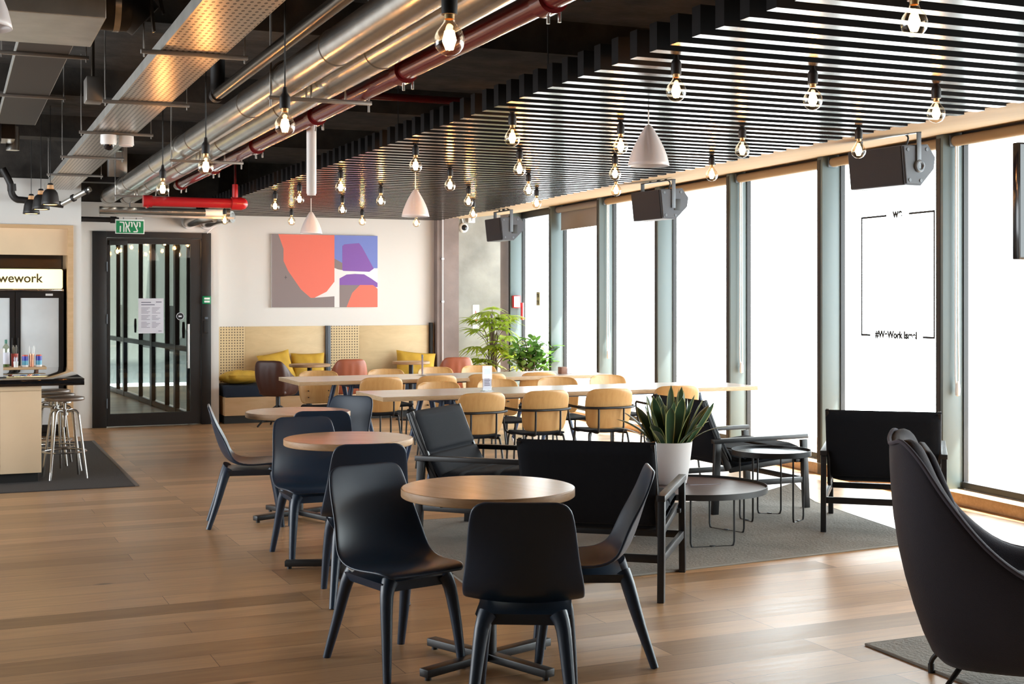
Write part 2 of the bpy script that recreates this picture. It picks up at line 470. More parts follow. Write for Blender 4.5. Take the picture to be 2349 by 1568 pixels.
# wall behind the viewer
w = hall('wall_rear')
MB().span((-5, -4.1, 0), (7.2, -3.9, ZS)).obj('wall_face', 'mauve_concrete', w, smooth=False)

# wall with the fridge niche
w = hall('wall_niche')
MB().span((1.29, 16.2, 0), (1.385, 17.2, 2.98)).span((-5, 16.2, 2.45), (1.29, 17.2, 2.98)).span((-5, 16.2, 0), (-1.2, 17.2, 2.45)).obj('wall_face', 'white_paint', w, smooth=False)
MB().span((-1.2, 17.0, 0), (1.29, 17.2, 2.45)).obj('niche_back', 'dark_pipe', w, smooth=False)
MB().span((-5, 16.22, 2.98), (1.385, 17.2, ZS)).obj('wall_beam', 'dark_concrete', w, smooth=False)
t = hall('trim_1')
MB().span((1.235, 16.17, 0), (1.295, 16.95, 2.45)).span((-1.2, 16.17, 2.41), (1.235, 16.95, 2.45)).obj('niche_frame', 'bench_wood', t)
MB().span((-1.2, 16.24, 2.105), (1.235, 16.27, 2.41)).obj('header_panel', 'counter_laminate', t)
struct(MB().span((1.295, 16.185, 0), (1.39, 16.2, .08)).obj('baseboard_niche', 'white_plastic', smooth=False))

# back wall: door section, then the wall above the bench
w = hall('wall_back')
MB().span((1.385, 17.2, 2.44), (3.06, 17.3, 2.80)).span((1.385, 17.2, 0), (1.60, 17.3, 2.44)).span((3.055, 17.2, 0), (3.16, 17.85, 2.80)).obj('door_wall_face', 'white_paint', w, smooth=False)
MB().span((3.16, 17.74, 0), (6.30, 17.85, 2.80)).obj('bench_wall_face', 'white_paint', w, smooth=False)
MB().span((1.385, 17.24, 2.80), (3.16, 17.85, ZS)).span((3.16, 17.76, 2.80), (6.4, 17.9, ZS)).obj('wall_beam', 'dark_concrete', w, smooth=False)
# column and the recess beside it
c = hall('wall_column')
MB().span((6.40, 18.5, 0), (7.60, 18.9, ZS)).obj('column_face', 'concrete', c, smooth=False)
c = hall('wall_pilaster')
MB().span((6.275, 17.6, 0), (6.368, 17.9, 2.80)).obj('pilaster', 'mauve_concrete', c, smooth=False)
MB().span((6.368, 17.62, 0), (6.605, 18.5, 2.80)).obj('pilaster_return', 'mauve_concrete', c, smooth=False)
struct(MB().span((6.97, 18.9, 0), (8.08, 19.05, ZS)).obj('wall_recess', 'mauve_concrete', smooth=False))
w = hall('wall_far_room')  # added to cut the daylight in the room behind the glass door
b = MB().span((8.1, 19.05, 0), (8.3, 26, .9)).span((8.1, 19.05, 2.4), (8.3, 26, ZS))
for y0, y1 in ((19.05, 20.2), (21.2, 23.4), (24.4, 26)): b.span((8.1, y0, .9), (8.3, y1, 2.4))
b.obj('wall_face', 'cream_paint', w, smooth=False)

# glass wall: windows between deep fins, along a line slightly off the room's axis
def sw(s, x=0, z=0):                          # point on the glass wall: s along it, x outward
    cz, sz = math.cos(WRZ), math.sin(WRZ)
    return (7.15 + x*cz - s*sz, 7.43 + x*sz + s*cz, z)
SP = 1.731
ZG0, ZG1 = .12, 2.87
for n in range(-3, 7):
    s1 = .924 + SP*n; s0 = s1 - SP
    k = n + 4
    wn = hall('window_%d' % k, (7.15, 7.43, 0), WRZ)
    MB().span((0, s1, 0), (.205, s1+.085, 2.93), .004).obj('mullion', 'mullion_grey', wn)
    MB().span((.19, s1-.012, .1), (.235, s1+.0, ZG1)).span((.19, s1+.085, .1), (.235, s1+.097, ZG1)).span((-.004, s1+.03, .1), (.0, s1+.083, ZG1)).obj('gasket_edge_shade', 'frame_black', wn, smooth=False)  # gaskets at the glass; third strip is painted shade on the inner edge
    MB().span((.17, s0+.097, .1), (.235, s1-.012, .15)).span((.17, s0+.097, ZG1-.05), (.235, s1-.012, ZG1+.06)).obj('pane_frame', 'frame_black', wn, smooth=False)
    MB().span((.218, s0+.09, .13), (.222, s1, ZG1)).obj('glass_pane', 'window_glass', wn, smooth=False)
struct(MB().prism([sw(-6.0, .0), sw(-11.6, .0), sw(-11.6, .3), sw(-6.0, .3)], (0, 0, ZS)).obj('wall_right', 'mauve_concrete', smooth=False))  # unseen wall put in over the nearer windows to darken camera-facing sides
sl = hall('trim_2', (7.15, 7.43, 0), WRZ)
MB().span((.0, -6.0, 0), (.30, 11.4, .095), .006).obj('window_sill', 'sill_wood', sl)
hd = hall('trim_3', (7.15, 7.43, 0), WRZ)
MB().span((.1, -6.0, 2.93), (.30, 11.4, ZS)).obj('head_beam', 'frame_black', hd, smooth=False)
# sloping timber-coloured soffit from the slats' ends up to the window heads
def slat_end(y): return 5.57 + .066*(y-6.0)
def wall_in(y): return 7.15 + WK*(y-7.43)
so = MB()
pr = []
for y in (-3.9, 4, 12, 17.0, 18.9):
    xo = wall_in(y)+.22; xi = slat_end(y)
    pr.append([(xi, y, 2.715), (xo, y, 2.925), (xo, y, 2.985), (xi, y, 2.80)])
so.grid([r_+[r_[0]] for r_ in pr])
struct(so.obj('trim_4', 'soffit_board', smooth=False))

# ================================================================ SLATTED CEILING
g = thing('slatted_ceiling', 'suspended ceiling of black parallel slats with gaps, hanging over the tables by the windows', 'ceiling panel', (2.87, 3.5, 2.70))
for i in range(77):
    y = 3.50 + .185*i
    x1 = slat_end(y) - .012
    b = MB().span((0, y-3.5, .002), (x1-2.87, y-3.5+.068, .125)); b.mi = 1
    b.span((0, y-3.5, 0), (x1-2.87, y-3.5+.068, .0019)); b.obj('slat', ['slat_shade_black', 'slat_under'], g, smooth=False)
MB().span((.5, 0, .126), (.56, 14.2, .17)).span((2.2, 0, .126), (2.26, 14.2, .17)).obj('carrier_rail', 'frame_black', g, smooth=False)
b = MB()
for y in (1, 4, 7, 10, 13):
    for x in (.53, 2.23): b.cyl((x, y, .17), (x, y, ZS-2.70), .004, seg=6)
b.obj('hanger_rod', 'frame_black', g)

# ================================================================ GLASS DOOR AND THE CORRIDOR BEHIND
d = hall('door_1', (1.60, 17.2, 0))
fr = MB().span((0, -.03, 0), (.17, .10, 2.44), .004).span((1.335, -.03, 0), (1.455, .10, 2.44), .004).span((.17, -.03, 2.365), (1.335, .10, 2.44)).obj('door_frame', 'frame_black', d)
lf = MB().span((.178, 0, .01), (.215, .05, 2.36)).span((1.20, 0, .01), (1.328, .05, 2.36)).span((.215, 0, 2.29), (1.20, .05, 2.36)).span((.215, 0, .01), (1.20, .05, .165)).obj('door_leaf', 'frame_black', d, smooth=False)
MB().span((.21, .02, .16), (1.205, .028, 2.295)).obj('glass_pane', 'door_glass', d, smooth=False)
MB().cyl((1.165, -.06, .72), (1.165, -.06, 1.28), .014).cyl((1.165, -.06, .80), (1.165, .01, .80), .008).cyl((1.165, -.06, 1.20), (1.165, .01, 1.20), .008).obj('pull_handle', 'brushed_steel', d)
MB().span((.20, -.04, 2.27), (.42, -.002, 2.33), .004).obj('door_closer', 'plinth_black', d)
for z in (.3, 1.35, 2.0): MB().cyl((.172, -.036, z-.06), (.172, -.036, z+.06), .009, seg=10).obj('hinge', 'post_steel', d)

n = thing('notice', 'white printed paper notice taped inside the glass door', 'notice', (2.31, 17.205, 1.385))
MB().span((-.155, -.002, -.22), (.155, 0, .22)).obj('paper_sheet', 'paper', n, smooth=False)
b = MB()
b.span((-.12, -.0035, .165), (-.0, -.002, .175)).span((-.12, -.0035, .135), (.045, -.002, .145)).span((.06, -.0035, .17), (.13, -.002, .18)).span((.09, -.0035, -.195), (.13, -.002, -.188))
for k in range(16):
    if k not in (5, 10): b.span((-.12, -.003, .10-k*.0165), (-.012-.02*(k % 3), -.002, .1045-k*.0165)).span((.01, -.003, .10-k*.0165), (.115-.018*(k % 4), -.002, .1045-k*.0165))
b.obj('printed_lines', 'ink', n, smooth=False)
s = thing('sticker', 'small round black and white sticker on the glass of the door', 'sticker', (2.672, 17.212, 1.378))
MB().cyl((0, 0, 0), (0, -.002, 0), .045, seg=28).obj('disc', 'ink_black', s, angle=20)
b = MB().tube([(.045*math.cos(a*PI/16), -.003, .045*math.sin(a*PI/16)) for a in range(32)], .003, 6, closed=True); b.obj('ring', 'paper', s)
MB().span((-.020, -.0032, -.009), (.020, -.002, .009)).obj('print_block', 'paper', s, smooth=False)
s = thing('door_release_box', 'green and white emergency release box beside the glass door', 'switch', (2.99, 17.165, 1.585))
MB().span((-.05, -.035, -.05), (.055, 0, .05), .006).obj('case', 'sign_green', s)
MB().span((-.03, -.038, -.032), (.04, -.034, -.008)).span((-.03, -.038, .006), (.04, -.034, .03)).obj('label_strip', 'sign_white', s, smooth=False)
s = thing('intercom', 'narrow black and grey entry intercom on the door post', 'intercom', (2.99, 17.165, 1.24))
MB().span((-.03, -.02, -.08), (.03, 0, .08), .006).obj('housing', 'plinth_black', s)
MB().span((-.02, -.024, .10), (.02, 0, .13), .004).obj('card_reader', 'post_steel', s)

# corridor beyond the door
c = hall('wall_corridor')
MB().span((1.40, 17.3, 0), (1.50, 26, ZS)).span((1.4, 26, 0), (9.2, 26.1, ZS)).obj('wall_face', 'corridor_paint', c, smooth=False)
def cx(y): return 2.99 - .067*(y-17.3)
posts = [17.45, 18.15, 18.9, 19.5, 20.5, 21.4, 22.7, 23.3, 24.6]
for i, y in enumerate(posts):
    wd = (.10, .05, .16, .05, .2, .05, .16, .05, .1)[i]
    MB().span((cx(y)-.03, y-wd/2, 0), (cx(y)+.03, y+wd/2, 2.6)).obj('post', 'frame_black', c, smooth=False)
for y0, y1 in zip(posts, posts[1:]):
    MB().prism([(cx(y0), y0, .1), (cx(y1), y1, .1), (cx(y1), y1, 2.55), (cx(y0), y0, 2.55)], (.008, 0, 0)).obj('glass_pane', 'door_glass', c, smooth=False)
for k in (0, 2, 4, 6):
    y0, y1 = posts[k], posts[k+1]
    MB().prism([(cx(y0)+.012, y0, .85), (cx(y1)+.012, y1, .85), (cx(y1)+.012, y1, 1.5), (cx(y0)+.012, y0, 1.5)], (.004, 0, 0)).obj('frosted_band', 'frosted', c, smooth=False)
b = MB()
for z in (.05, .93, 2.57): b.prism([(cx(17.4)-.03, 17.4, z-.04), (cx(24.6)-.03, 24.6, z-.04), (cx(24.6)-.03, 24.6, z+.03), (cx(17.4)-.03, 17.4, z+.03)], (.05, 0, 0))
b.obj('rail', 'frame_black', c, smooth=False)
for y in (18.2, 21.5):
    MB().tube([(cx(y)-.06+.0*a, y+.06*math.cos(a*PI/3), 1.18+.12*math.sin(a*PI/3)) for a in range(6)], .012, 8, closed=True).obj('handle', 'plinth_black', c)
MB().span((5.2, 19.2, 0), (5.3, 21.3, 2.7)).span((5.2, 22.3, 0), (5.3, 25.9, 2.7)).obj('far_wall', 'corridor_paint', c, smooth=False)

# ================================================================ BULBS
def bulb(label, group, loc, ztop):
    """loc is the centre of the globe; the cord runs up to ztop"""
    x, y, z = loc
    t = thing('pendant_bulb', label, 'pendant lamp', (x, y, z), 0, group)
    prof = [(.001, -.0475), (.016, -.0448), (.031, -.0362), (.042, -.0225), (.0468, -.004), (.0455, .012), (.038, .029), (.027, .042), (.0185, .054), (.015, .066), (.0145, .072)]
    MB().lathe(prof, seg=24).obj('glass_globe', 'bulb_glass', t, angle=80)
    f = MB()
    for k in range(6):
        a = k*PI/3
        f.tube([(.007*math.cos(a), .007*math.sin(a), -.026), (.017*math.cos(a+.3), .017*math.sin(a+.3), .0), (.009*math.cos(a+.6), .009*math.sin(a+.6), .028)], .0058, 6)
    f.cyl((0, 0, -.012), (0, 0, .012), .006, seg=8)
    f.obj('filament', 'filament', t)
    MB().lathe([(.0155, .064), (.016, .086)], seg=16).obj('brass_cap', 'brass_cap', t)
    MB().lathe([(.0001, .078), (.024, .078), (.0245, .125), (.022, .135), (.012, .15), (.008, .175), (.0001, .178)], seg=18).obj('socket', 'lamp_black', t)
    MB().cyl((0, 0, .17), (0, 0, ztop-z), .0035, seg=6).obj('cord', 'cord_black', t)
    return t
def bulb_copy(root, label, group, loc, ztop):
    x, y, z = loc
    r = dup(root, loc, 0, label, group)
    for ch in r.children:                     # the cord alone differs in length
        if ch.name.split('.')[0] == 'cord':
            bpy.data.objects.remove(ch); break
    MB().cyl((0, 0, .17), (0, 0, ztop-z), .0035, seg=6).obj('cord', 'cord_black', r)
cols = [
    (1.385, 2.38, 3.40, 'under the open ceiling over the silver pipes', [3.776, 5.93, 7.961, 9.708]),
    (3.06, 2.55, 2.705, 'in the slatted ceiling row farthest from the windows', [3.69, 5.327, 7.261, 9.044, 11.038, 12.50, 13.54, 16.28]),
    (3.85, 2.55, 2.705, 'in the second slatted ceiling row from the pipes', [5.311, 7.392, 8.998, 10.481, 12.433, 13.814, 16.13]),
    (4.66, 2.55, 2.705, 'in the slatted ceiling row second from the windows', [5.45, 7.268, 9.04, 10.689, 12.162, 15.82]),
    (5.38, 2.55, 2.705, 'in the slatted ceiling row nearest the windows', [7.024, 8.82, 10.417, 12.139, 13.895, 15.874])]
first = None
for cxx, z, zt, where, ys in cols:
    for i, y in enumerate(ys):
        x = cxx + {(3, 5): 0, (2, 0): -.05}.get((cols.index((cxx, z, zt, where, ys)), i), 0)
        last = i == len(ys)-1
        lab = 'lit globe bulb, %s from the camera %s' % (ORD[i] if not last else 'farthest', where)
        if first is None: first = bulb(lab, 'clear globe bulbs on black cords', (x, y, z), zt)
        else: bulb_copy(first, lab, 'clear globe bulbs on black cords', (x, y, z), zt)
for (x, y, z, lb) in ((2.42, 21.9, 2.35, 'lit globe bulb seen through the door, top left of the corridor'), (2.55, 24.4, 2.36, 'lit globe bulb seen through the door, deepest in the corridor'),
                      (2.68, 18.6, 2.36, 'lit globe bulb seen through the door, nearest behind its glass'), (3.46, 22.4, 2.33, 'lit globe bulb seen through the door, beyond the corridor partition')):
    bulb_copy(first, lb, 'bulbs in the corridor', (x, y, z), 3.40)

# white dome pendants
def white_pendant(label, loc, ztop):
    x, y, z = loc
    t = thing('pendant_lamp', label, 'pendant lamp', loc, 0, 'white dome pendants')
    prof = [(.002, .24), (.012, .238), (.026, .222), (.045, .19), (.068, .15), (.090, .105), (.107, .06), (.117, .02), (.1205, 0)]
    rows = []
    for (r_, zz) in prof:
        row = []
        for k in range(72):
            a = 2*PI*k/72
            fl = max(0, math.sin(5*a + 9*(zz-.12)))**6 * .0075 * math.exp(-((zz-.10)/.055)**2)
            row.append(((r_-fl)*math.cos(a), (r_-fl)*math.sin(a), zz))
        rows.append(row)
    MB().grid(rows, closed_u=True).obj('lamp_shade', 'lamp_white', t, solid=.004, angle=60)
    MB().sphere((0, 0, .06), .035).obj('light_bulb', 'white_plastic', t)
    MB().cyl((0, 0, .06), (0, 0, .23), .014, seg=12).obj('lamp_holder', 'white_plastic', t)
    MB().cyl((0, 0, .235), (0, 0, ztop-z), .004, seg=8).obj('cord', 'cord_white', t)
    return t
white_pendant('white dome pendant lamp, largest, hanging right of centre before the windows', (3.745, 6.84, 2.375), 2.71)
white_pendant('white dome pendant lamp with white cord, middle of the line of three', (3.72, 11.0, 2.315), 2.71)
white_pendant('white dome pendant lamp hanging in front of the abstract painting', (3.63, 14.3, 2.315), 2.71)
white_pendant('white dome pendant lamp cut by the top left corner of the photo', (.06, 4.59, 2.47), 3.41)

# black bar pendants
def black_pendant(label, loc):
    x, y, z = loc
    t = thing('bar_pendant', label, 'pendant lamp', loc, 0, 'black pendants over the counter')
    MB().lathe([(.031, .148), (.048, .138), (.064, .115), (.072, .08), (.079, .03), (.083, .0)], seg=32).obj('lamp_shade', 'lamp_black', t, solid=.004, angle=60)
    MB().lathe([(.0001, .185), (.029, .185), (.031, .15), (.0001, .149)], seg=20).obj('wood_collar', 'collar_wood', t)
    MB().lathe([(.0001, .205), (.02, .203), (.027, .186), (.0001, .185)], seg=18).obj('cap', 'lamp_black', t)
    MB().lathe([(.0001, .012), (.066, .012), (.066, .004), (.0001, .004)], seg=24).obj('glowing_diffuser', 'lamp_glow', t)
    MB().cyl((0, 0, .2), (0, 0, 3.4-z), .003, seg=6).obj('cord', 'cord_black', t)
black_pendant('black bar pendant with wood collar, rightmost of three at the counter', (.845, 13.1, 2.475))
black_pendant('black bar pendant with wood collar, middle of three at the counter', (.80, 13.75, 2.47))
black_pendant('black bar pendant with wood collar, leftmost of three at the counter', (.745, 14.4, 2.465))

# ================================================================ SERVICES UNDER THE OPEN CEILING
def clad_pipe(label, x, z, r, y0, y1):
    t = thing('insulated_pipe', label, 'pipe', (x, y0, z), 0, 'silver insulated pipes')
    MB().cyl((0, 0, 0), (0, y1-y0, 0), r, seg=36).obj('cladding', 'galvanised', t)
    y = 1.2
    while y < y1-y0:
        MB().cyl((0, y, 0), (0, y+.022, 0), r+.004, seg=36).obj('seam_band', 'galvanised', t)
        y += 2.05
    return t
clad_pipe('thick silver insulated ceiling pipe, left one of the pair', 1.755, 2.845, .092, -3.0, 16.9)
clad_pipe('thick silver insulated ceiling pipe, right one beside the red pipe', 1.985, 2.845, .092, -3.0, 16.9)
for i, y in enumerate((3.74, 7.42, 11.1, 15.15)):
    t = thing('pipe_hanger', 'flat steel hanger bar under the silver pipes, %s from the camera' % (ORD[i] if i < 3 else 'farthest'), 'hanger', (1.64, y, 2.72), 0, 'hanger bars under the pipes')
    MB().span((0, -.015, 0), (.60, .015, .022), .002).obj('crossbar', 'zinc', t)
    for x in (.012, .585): MB().cyl((x, 0, -.04), (x, 0, ZS-2.72), .006, seg=8).obj('hanger_rod', 'zinc', t)
    for x in (.115, .345):
        MB().tube([(x+.101*math.cos(a), 0, .125+.101*math.sin(a)) for a in [PI*(k/12) for k in range(13)]], .007, 8).tube([(x-.101, 0, .125), (x-.101, 0, .02)], .007, 8).tube([(x+.101, 0, .125), (x+.101, 0, .02)], .007, 8).obj('u_bolt', 'galvanised', t)
t = thing('sprinkler_pipe', 'dark red sprinkler pipe running beside the silver pipes', 'pipe', (2.20, -3, 2.80))
MB().cyl((0, 0, 0), (0, 17.3, 0), .052, seg=24).obj('pipe_run', 'red_paint', t)
for k in range(9):
    y = 2.3+1.85*k
    MB().cyl((0, y-.05, 0), (0, y+.05, 0), .068, seg=24).obj('coupling', 'red_paint', t)
    MB().cyl((.0, y, -.064), (.0, y, -.10), .008, seg=8).cyl((.05, y, -.05), (.05, y, -.09), .008, seg=8).obj('bolt', 'galvanised', t)
t = thing('red_main', 'bright red fire pipe across the ceiling before the exit door', 'pipe', (1.86, 14.0, 2.60))
MB().cyl((0, 0, 0), (.90, 0, 0), .052, seg=24).obj('pipe_run', 'bright_red', t)
MB().cyl((.84, 0, 0), (.95, 0, 0), .068, seg=24).sphere((.95, 0, 0), .064).cyl((.88, 0, 0), (.88, 0, .20), .03).obj('end_valve', 'bright_red', t)
MB().cyl((-.06, 0, 0), (.03, 0, 0), .062, seg=20).cyl((-.02, -.05, -.06), (-.02, .05, -.06), .012).obj('coupling', 'bright_red', t)
MB().cyl((.88, 0, .15), (.88, 0, ZS-2.60), .012).obj('riser', 'red_paint', t)
t = thing('branch_pipe', 'thin dark red branch pipe across the ceiling above the slats', 'pipe', (2.2, 8.7, 2.98))
MB().cyl((0, 0, 0), (2.6, 0, 0), .028).obj('pipe_run', 'red_paint', t)
MB().cyl((.02, 0, 0), (.02, 0, -.14), .026).obj('elbow', 'red_paint', t)
t = thing('steel_conduit', 'shiny brown steel pipe with clamps under the concrete ceiling', 'pipe', (1.535, -3, 2.88))
MB().cyl((0, 0, 0), (0, 11.42, 0), .036, seg=24).obj('pipe_run', 'dark_pipe', t)
MB().cyl((0, 11.38, 0), (0, 11.46, 0), .045, seg=24).cyl((0, 11.4, 0), (0, 11.4, ZS-2.885), .045).obj('elbow', 'lamp_black', t)
for y in (2.6, 5.4, 7.75): MB().cyl((0, y-.02, 0), (0, y+.02, 0), .043, seg=24).cyl((0, y, .03), (0, y, ZS-2.885), .006, seg=8).obj('pipe_clamp', 'lamp_black', t)

def cable_tray(label, x0, wd, z, y0, y1, mat, bars, rise=.06):
    t = thing('cable_tray', label, 'cable tray', (x0, y0, z), 0, 'cable trays under the slab')
    MB().span((0, 0, 0), (wd, y1-y0, .003)).obj('tray_floor', mat, t, smooth=False)
    MB().span((-.003, 0, 0), (0, y1-y0, rise)).span((wd, 0, 0), (wd+.003, y1-y0, rise)).obj('side_rail', 'duct_sheet', t, smooth=False)
    for y in bars:
        h = MB().span((-.10, y-y0-.015, -.022), (wd+.12, y-y0+.015, -.001), .002).obj('support_bar', 'zinc', t)
        for x in (-.085, wd+.105): MB().cyl((x, y-y0, -.04), (x, y-y0, ZS-z), .004, seg=8).obj('hanger_rod', 'zinc', h)
    for q in (.06, .11, .17, .22):
        MB().tube(smooth_path([(q*wd/.3, k*1.6, .02+.008*((k*7+int(q*100)) % 3)) for k in range(int((y1-y0)/1.6)+1)], 3), .011, 6).obj('cable', 'cord_black', t)
    return t
cable_tray('wide perforated metal cable tray under the ceiling, right of two', .97, .315, 2.85, -2.5, 16.05, 'tray_sheet', (3.3, 5.05, 6.85, 8.68, 10.35, 12.2, 14.0))
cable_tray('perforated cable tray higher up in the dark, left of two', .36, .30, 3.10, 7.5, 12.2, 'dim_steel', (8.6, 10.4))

t = thing('air_duct', 'big rectangular sheet metal air duct at the top left corner', 'duct', (-3.0, 6.42, 2.90))
MB().span((0, 0, 0), (3.66, .76, .40), .004).obj('duct_body', 'duct_sheet', t, angle=20)
MB().span((2.3, -.02, -.02), (2.34, .78, .42)).obj('flange', 'duct_sheet', t, smooth=False)
t = thing('flexible_duct', 'black flexible duct collar with tape at the end of the air duct', 'duct', (.74, 6.9, 3.02))
MB().cyl((-.06, 0, .05), (.08, 0, .05), .13, seg=24).cyl((.08, 0, .05), (.16, 0, -.02), .12, .10, seg=24).obj('sleeve', 'lamp_black', t)
MB().cyl((.0, 0, .05), (.03, 0, .05), .135, seg=24).obj('silver_tape', 'galvanised', t)
t = thing('cable_coil', 'beige cable coiled in a loop at the top of the ceiling', 'cable', (.70, 5.6, 2.98))
b = MB()
for k in range(4): b.tube([(.10*math.cos(a*PI/10)+.01*k, .008*k, .055*math.sin(a*PI/10)+.05+.006*k) for a in range(20)], .006, 6, closed=True)
b.tube(smooth_path([(.08, 0, .08), (.1, .05, .2), (.02, .1, .42)], 6), .006, 6)
b.obj('loops', 'rug_binding', t)
t = thing('steel_bracket', 'perforated steel angle bracket above the cable tray', 'bracket', (.9, 6.6, 2.95))
MB().beam((0, 0, -.06), (-.05, 0, .46), .04, .012).beam((.06, .1, .05), (-.03, .1, .46), .03, .012).obj('angle_bar', 'dark_pipe', t, smooth=False)

t = thing('dome_camera', 'white ceiling dome camera on the cable tray bar', 'security camera', (1.075, 10.30, 2.735))
MB().lathe([(.0001, .085), (.058, .085), (.06, .03), (.054, .012), (.0001, .012)], seg=28).obj('housing', 'white_plastic', t)
MB().lathe([(.0001, -.03), (.02, -.026), (.035, -.012), (.042, .012)], seg=24).obj('dark_dome', 'screen_black', t, angle=70)
t = thing('junction_box', 'white round wireless access box next to the dome camera', 'junction box', (1.205, 10.33, 2.752))
MB().lathe([(.0001, .068), (.055, .068), (.058, 0), (.0001, 0)], seg=24).obj('box_shell', 'white_plastic', t)
MB().cyl((0, 0, -.008), (0, 0, 0), .05, seg=24).obj('rim', 'lamp_white', t)
for i, (x, y, z, lb) in enumerate(((.90, 9.2, 2.90, 'dim white box beside the tray, farther from the camera'), (.93, 5.25, 2.88, 'pale fixture box beside the tray at the top edge'))):
    t = thing('fixture_box', lb, 'junction box', (x, y, z), 0)
    MB().span((-.09, -.10, 0), (.02, .10, .16), .008).obj('box_body', 'zinc', t)
    MB().cyl((-.04, 0, .16), (-.04, 0, ZS-z), .012).obj('drop_conduit', 'dark_pipe', t)

t = thing('hanging_tube', 'white cylinder lamp tube hanging beside the silver pipes', 'lamp', (2.30, 9.05, 2.33))
MB().cyl((0, 0, 0), (0, 0, .62), .034, seg=24).obj('tube_body', 'white_plastic', t)
MB().cyl((0, 0, -.012), (0, 0, .0), .030, seg=24).obj('end_cap', 'lamp_white', t)
MB().cyl((0, 0, .62), (0, 0, ZS-2.33), .006, seg=8).obj('suspension_rod', 'dark_pipe', t)

# pipes and ducts near the exit door
t = thing('cross_pipe', 'silver pipe running across the ceiling just before the door', 'pipe', (1.62, 16.55, 2.66))
MB().cyl((0, 0, 0), (1.55, 0, 0), .045, seg=24).obj('pipe_run', 'galvanised', t)
MB().cyl((1.25, 0, 0), (1.50, 0, 0), .05, seg=24).obj('white_sleeve', 'white_plastic', t)
MB().span((0, -.05, -.075), (1.60, -.02, -.05)).obj('support_bar', 'duct_sheet', t, smooth=False)
for i, (x, lb) in enumerate(((2.78, 'silver pipe elbow entering the wall above the door, left one'), (3.0, 'silver pipe elbow entering the wall above the door, right one'))):
    t = thing('pipe_elbow', lb, 'pipe', (x, 17.15, 2.58))
    MB().tube(smooth_path([(0, .04, -.0), (.0, -.12, .0), (.10, -.40, .03), (.22, -.52, .04)], 8), .075, 20).obj('bend', 'galvanised', t)
    MB().cyl((0, -.01, 0), (0, .03, 0), .095, seg=24).obj('wall_collar', 'white_plastic', t)
t = thing('drain_pipe', 'black pipe along the wall left of the exit sign', 'pipe', (1.39, 16.95, 2.57))
MB().cyl((0, 0, 0), (.50, 0, 0), .032).obj('pipe_run', 'lamp_black', t)
MB().cyl((.40, 0, 0), (.47, 0, 0), .042).obj('coupling', 'lamp_black', t)
t = thing('wall_conduit', 'thin grey conduit bending down the wall to the door frame', 'conduit', (3.10, 17.17, 2.44))
MB().tube(smooth_path([(-.10, 0, .0), (-.02, 0, .08), (.06, 0, .15), (.06, 0, .38)], 8), .011, 10).obj('tube_run', 'lamp_white', t)
t = thing('waste_pipe', 'black elbow pipe on the wall behind the bar pendants', 'pipe', (.62, 15.95, 2.86))
MB().tube(smooth_path([(-.10, 0, .20), (-.02, 0, .04), (0, 0, -.08), (.05, 0, -.14), (.14, 0, -.15), (.55, 0, -.19)], 6), .038, 16).obj('pipe_run', 'lamp_black', t)
MB().cyl((-.005, 0, .03), (-.0, 0, -.05), .048).obj('coupling', 'lamp_black', t)
t = thing('slanted_pipe', 'grey clamped pipe slanting up the wall under the tray', 'pipe', (1.14, 15.95, 2.67))
MB().cyl((0, 0, 0), (.30, -.25, .17), .03).obj('pipe_run', 'duct_sheet', t)
MB().cyl((.12, -.10, .068), (.14, -.117, .079), .042).obj('pipe_clamp', 'lamp_black', t)
MB().cyl((.26, -.217, .147), (.28, -.233, .159), .042).obj('pipe_clamp', 'lamp_black', t)
t = thing('sheet_duct', 'upright grey sheet metal duct behind the silver pipes', 'duct', (1.70, 15.4, 2.95))
MB().span((-.10, -.08, 0), (.10, .08, ZS-2.95), .004).obj('duct_body', 'duct_sheet', t)
MB().span((-.38, -.10, -.06), (.12, .10, .0)).obj('black_boot', 'lamp_black', t, smooth=False)
for x, y, z, lb in ((.52, 13.2, 2.98, 'short shiny spiral duct stub above the bar pendants'), (1.42, 12.9, 2.98, 'short shiny spiral duct stub left of the silver pipes')):
    t = thing('duct_stub', lb, 'duct', (x, y, z), 0, 'shiny duct stubs')
    MB().cyl((0, 0, 0), (0, 0, .22), .06, seg=24).obj('spiral_body', 'galvanised', t)
    MB().cyl((0, 0, .22), (0, 0, ZS-z), .012).obj('suspension', 'lamp_black', t)
t = thing('fan_coil', 'black ceiling air handling unit above the counter', 'air unit', (-.6, 12.5, 2.98))
MB().span((0, 0, 0), (1.0, .9, .34), .01).obj('casing', 'lamp_black', t)
MB().span((.2, -.02, .18), (.62, 0, .20)).obj('air_grille', 'dark_pipe', t, smooth=False)
MB().span((1.0, .2, .05), (1.12, .6, .25)).obj('duct_spigot', 'dark_pipe', t, smooth=False)
# slab ribs
for k, y in enumerate((4.9, 7.9, 11.0, 13.9)):
    struct(MB().span((-5, y, 3.2), (8.8, y+.30, ZS)).obj('trim_%d' % (k+6), 'dark_concrete', smooth=False))
for i, (x, y, lb) in enumerate(((2.45, 5.6, 'loose black cable sagging below the slab, nearest the camera'), (2.4, 7.3, 'loose black cable sagging below the slab, middle one'), (2.42, 9.4, 'loose black cable sagging below the slab, farthest one'))):
    t = thing('loose_cable', lb, 'cable', (x, y, 3.05), 0, 'loose ceiling cables')
    MB().tube(smooth_path([(-.1, -.4, .36), (0, -.25, .10), (.10, 0, .04), (.22, .2, .11), (.45, .3, .02), (.6, .5, .36)], 6), .008, 6).obj('cable_run', 'cord_black', t)
    MB().span((.08, -.02, -.02), (.16, .05, .06), .005).obj('splice_box', 'lamp_black', t)
    MB().span((.28, .15, .06), (.38, .20, .075)).obj('tag_plate', 'duct_sheet', t, smooth=False)

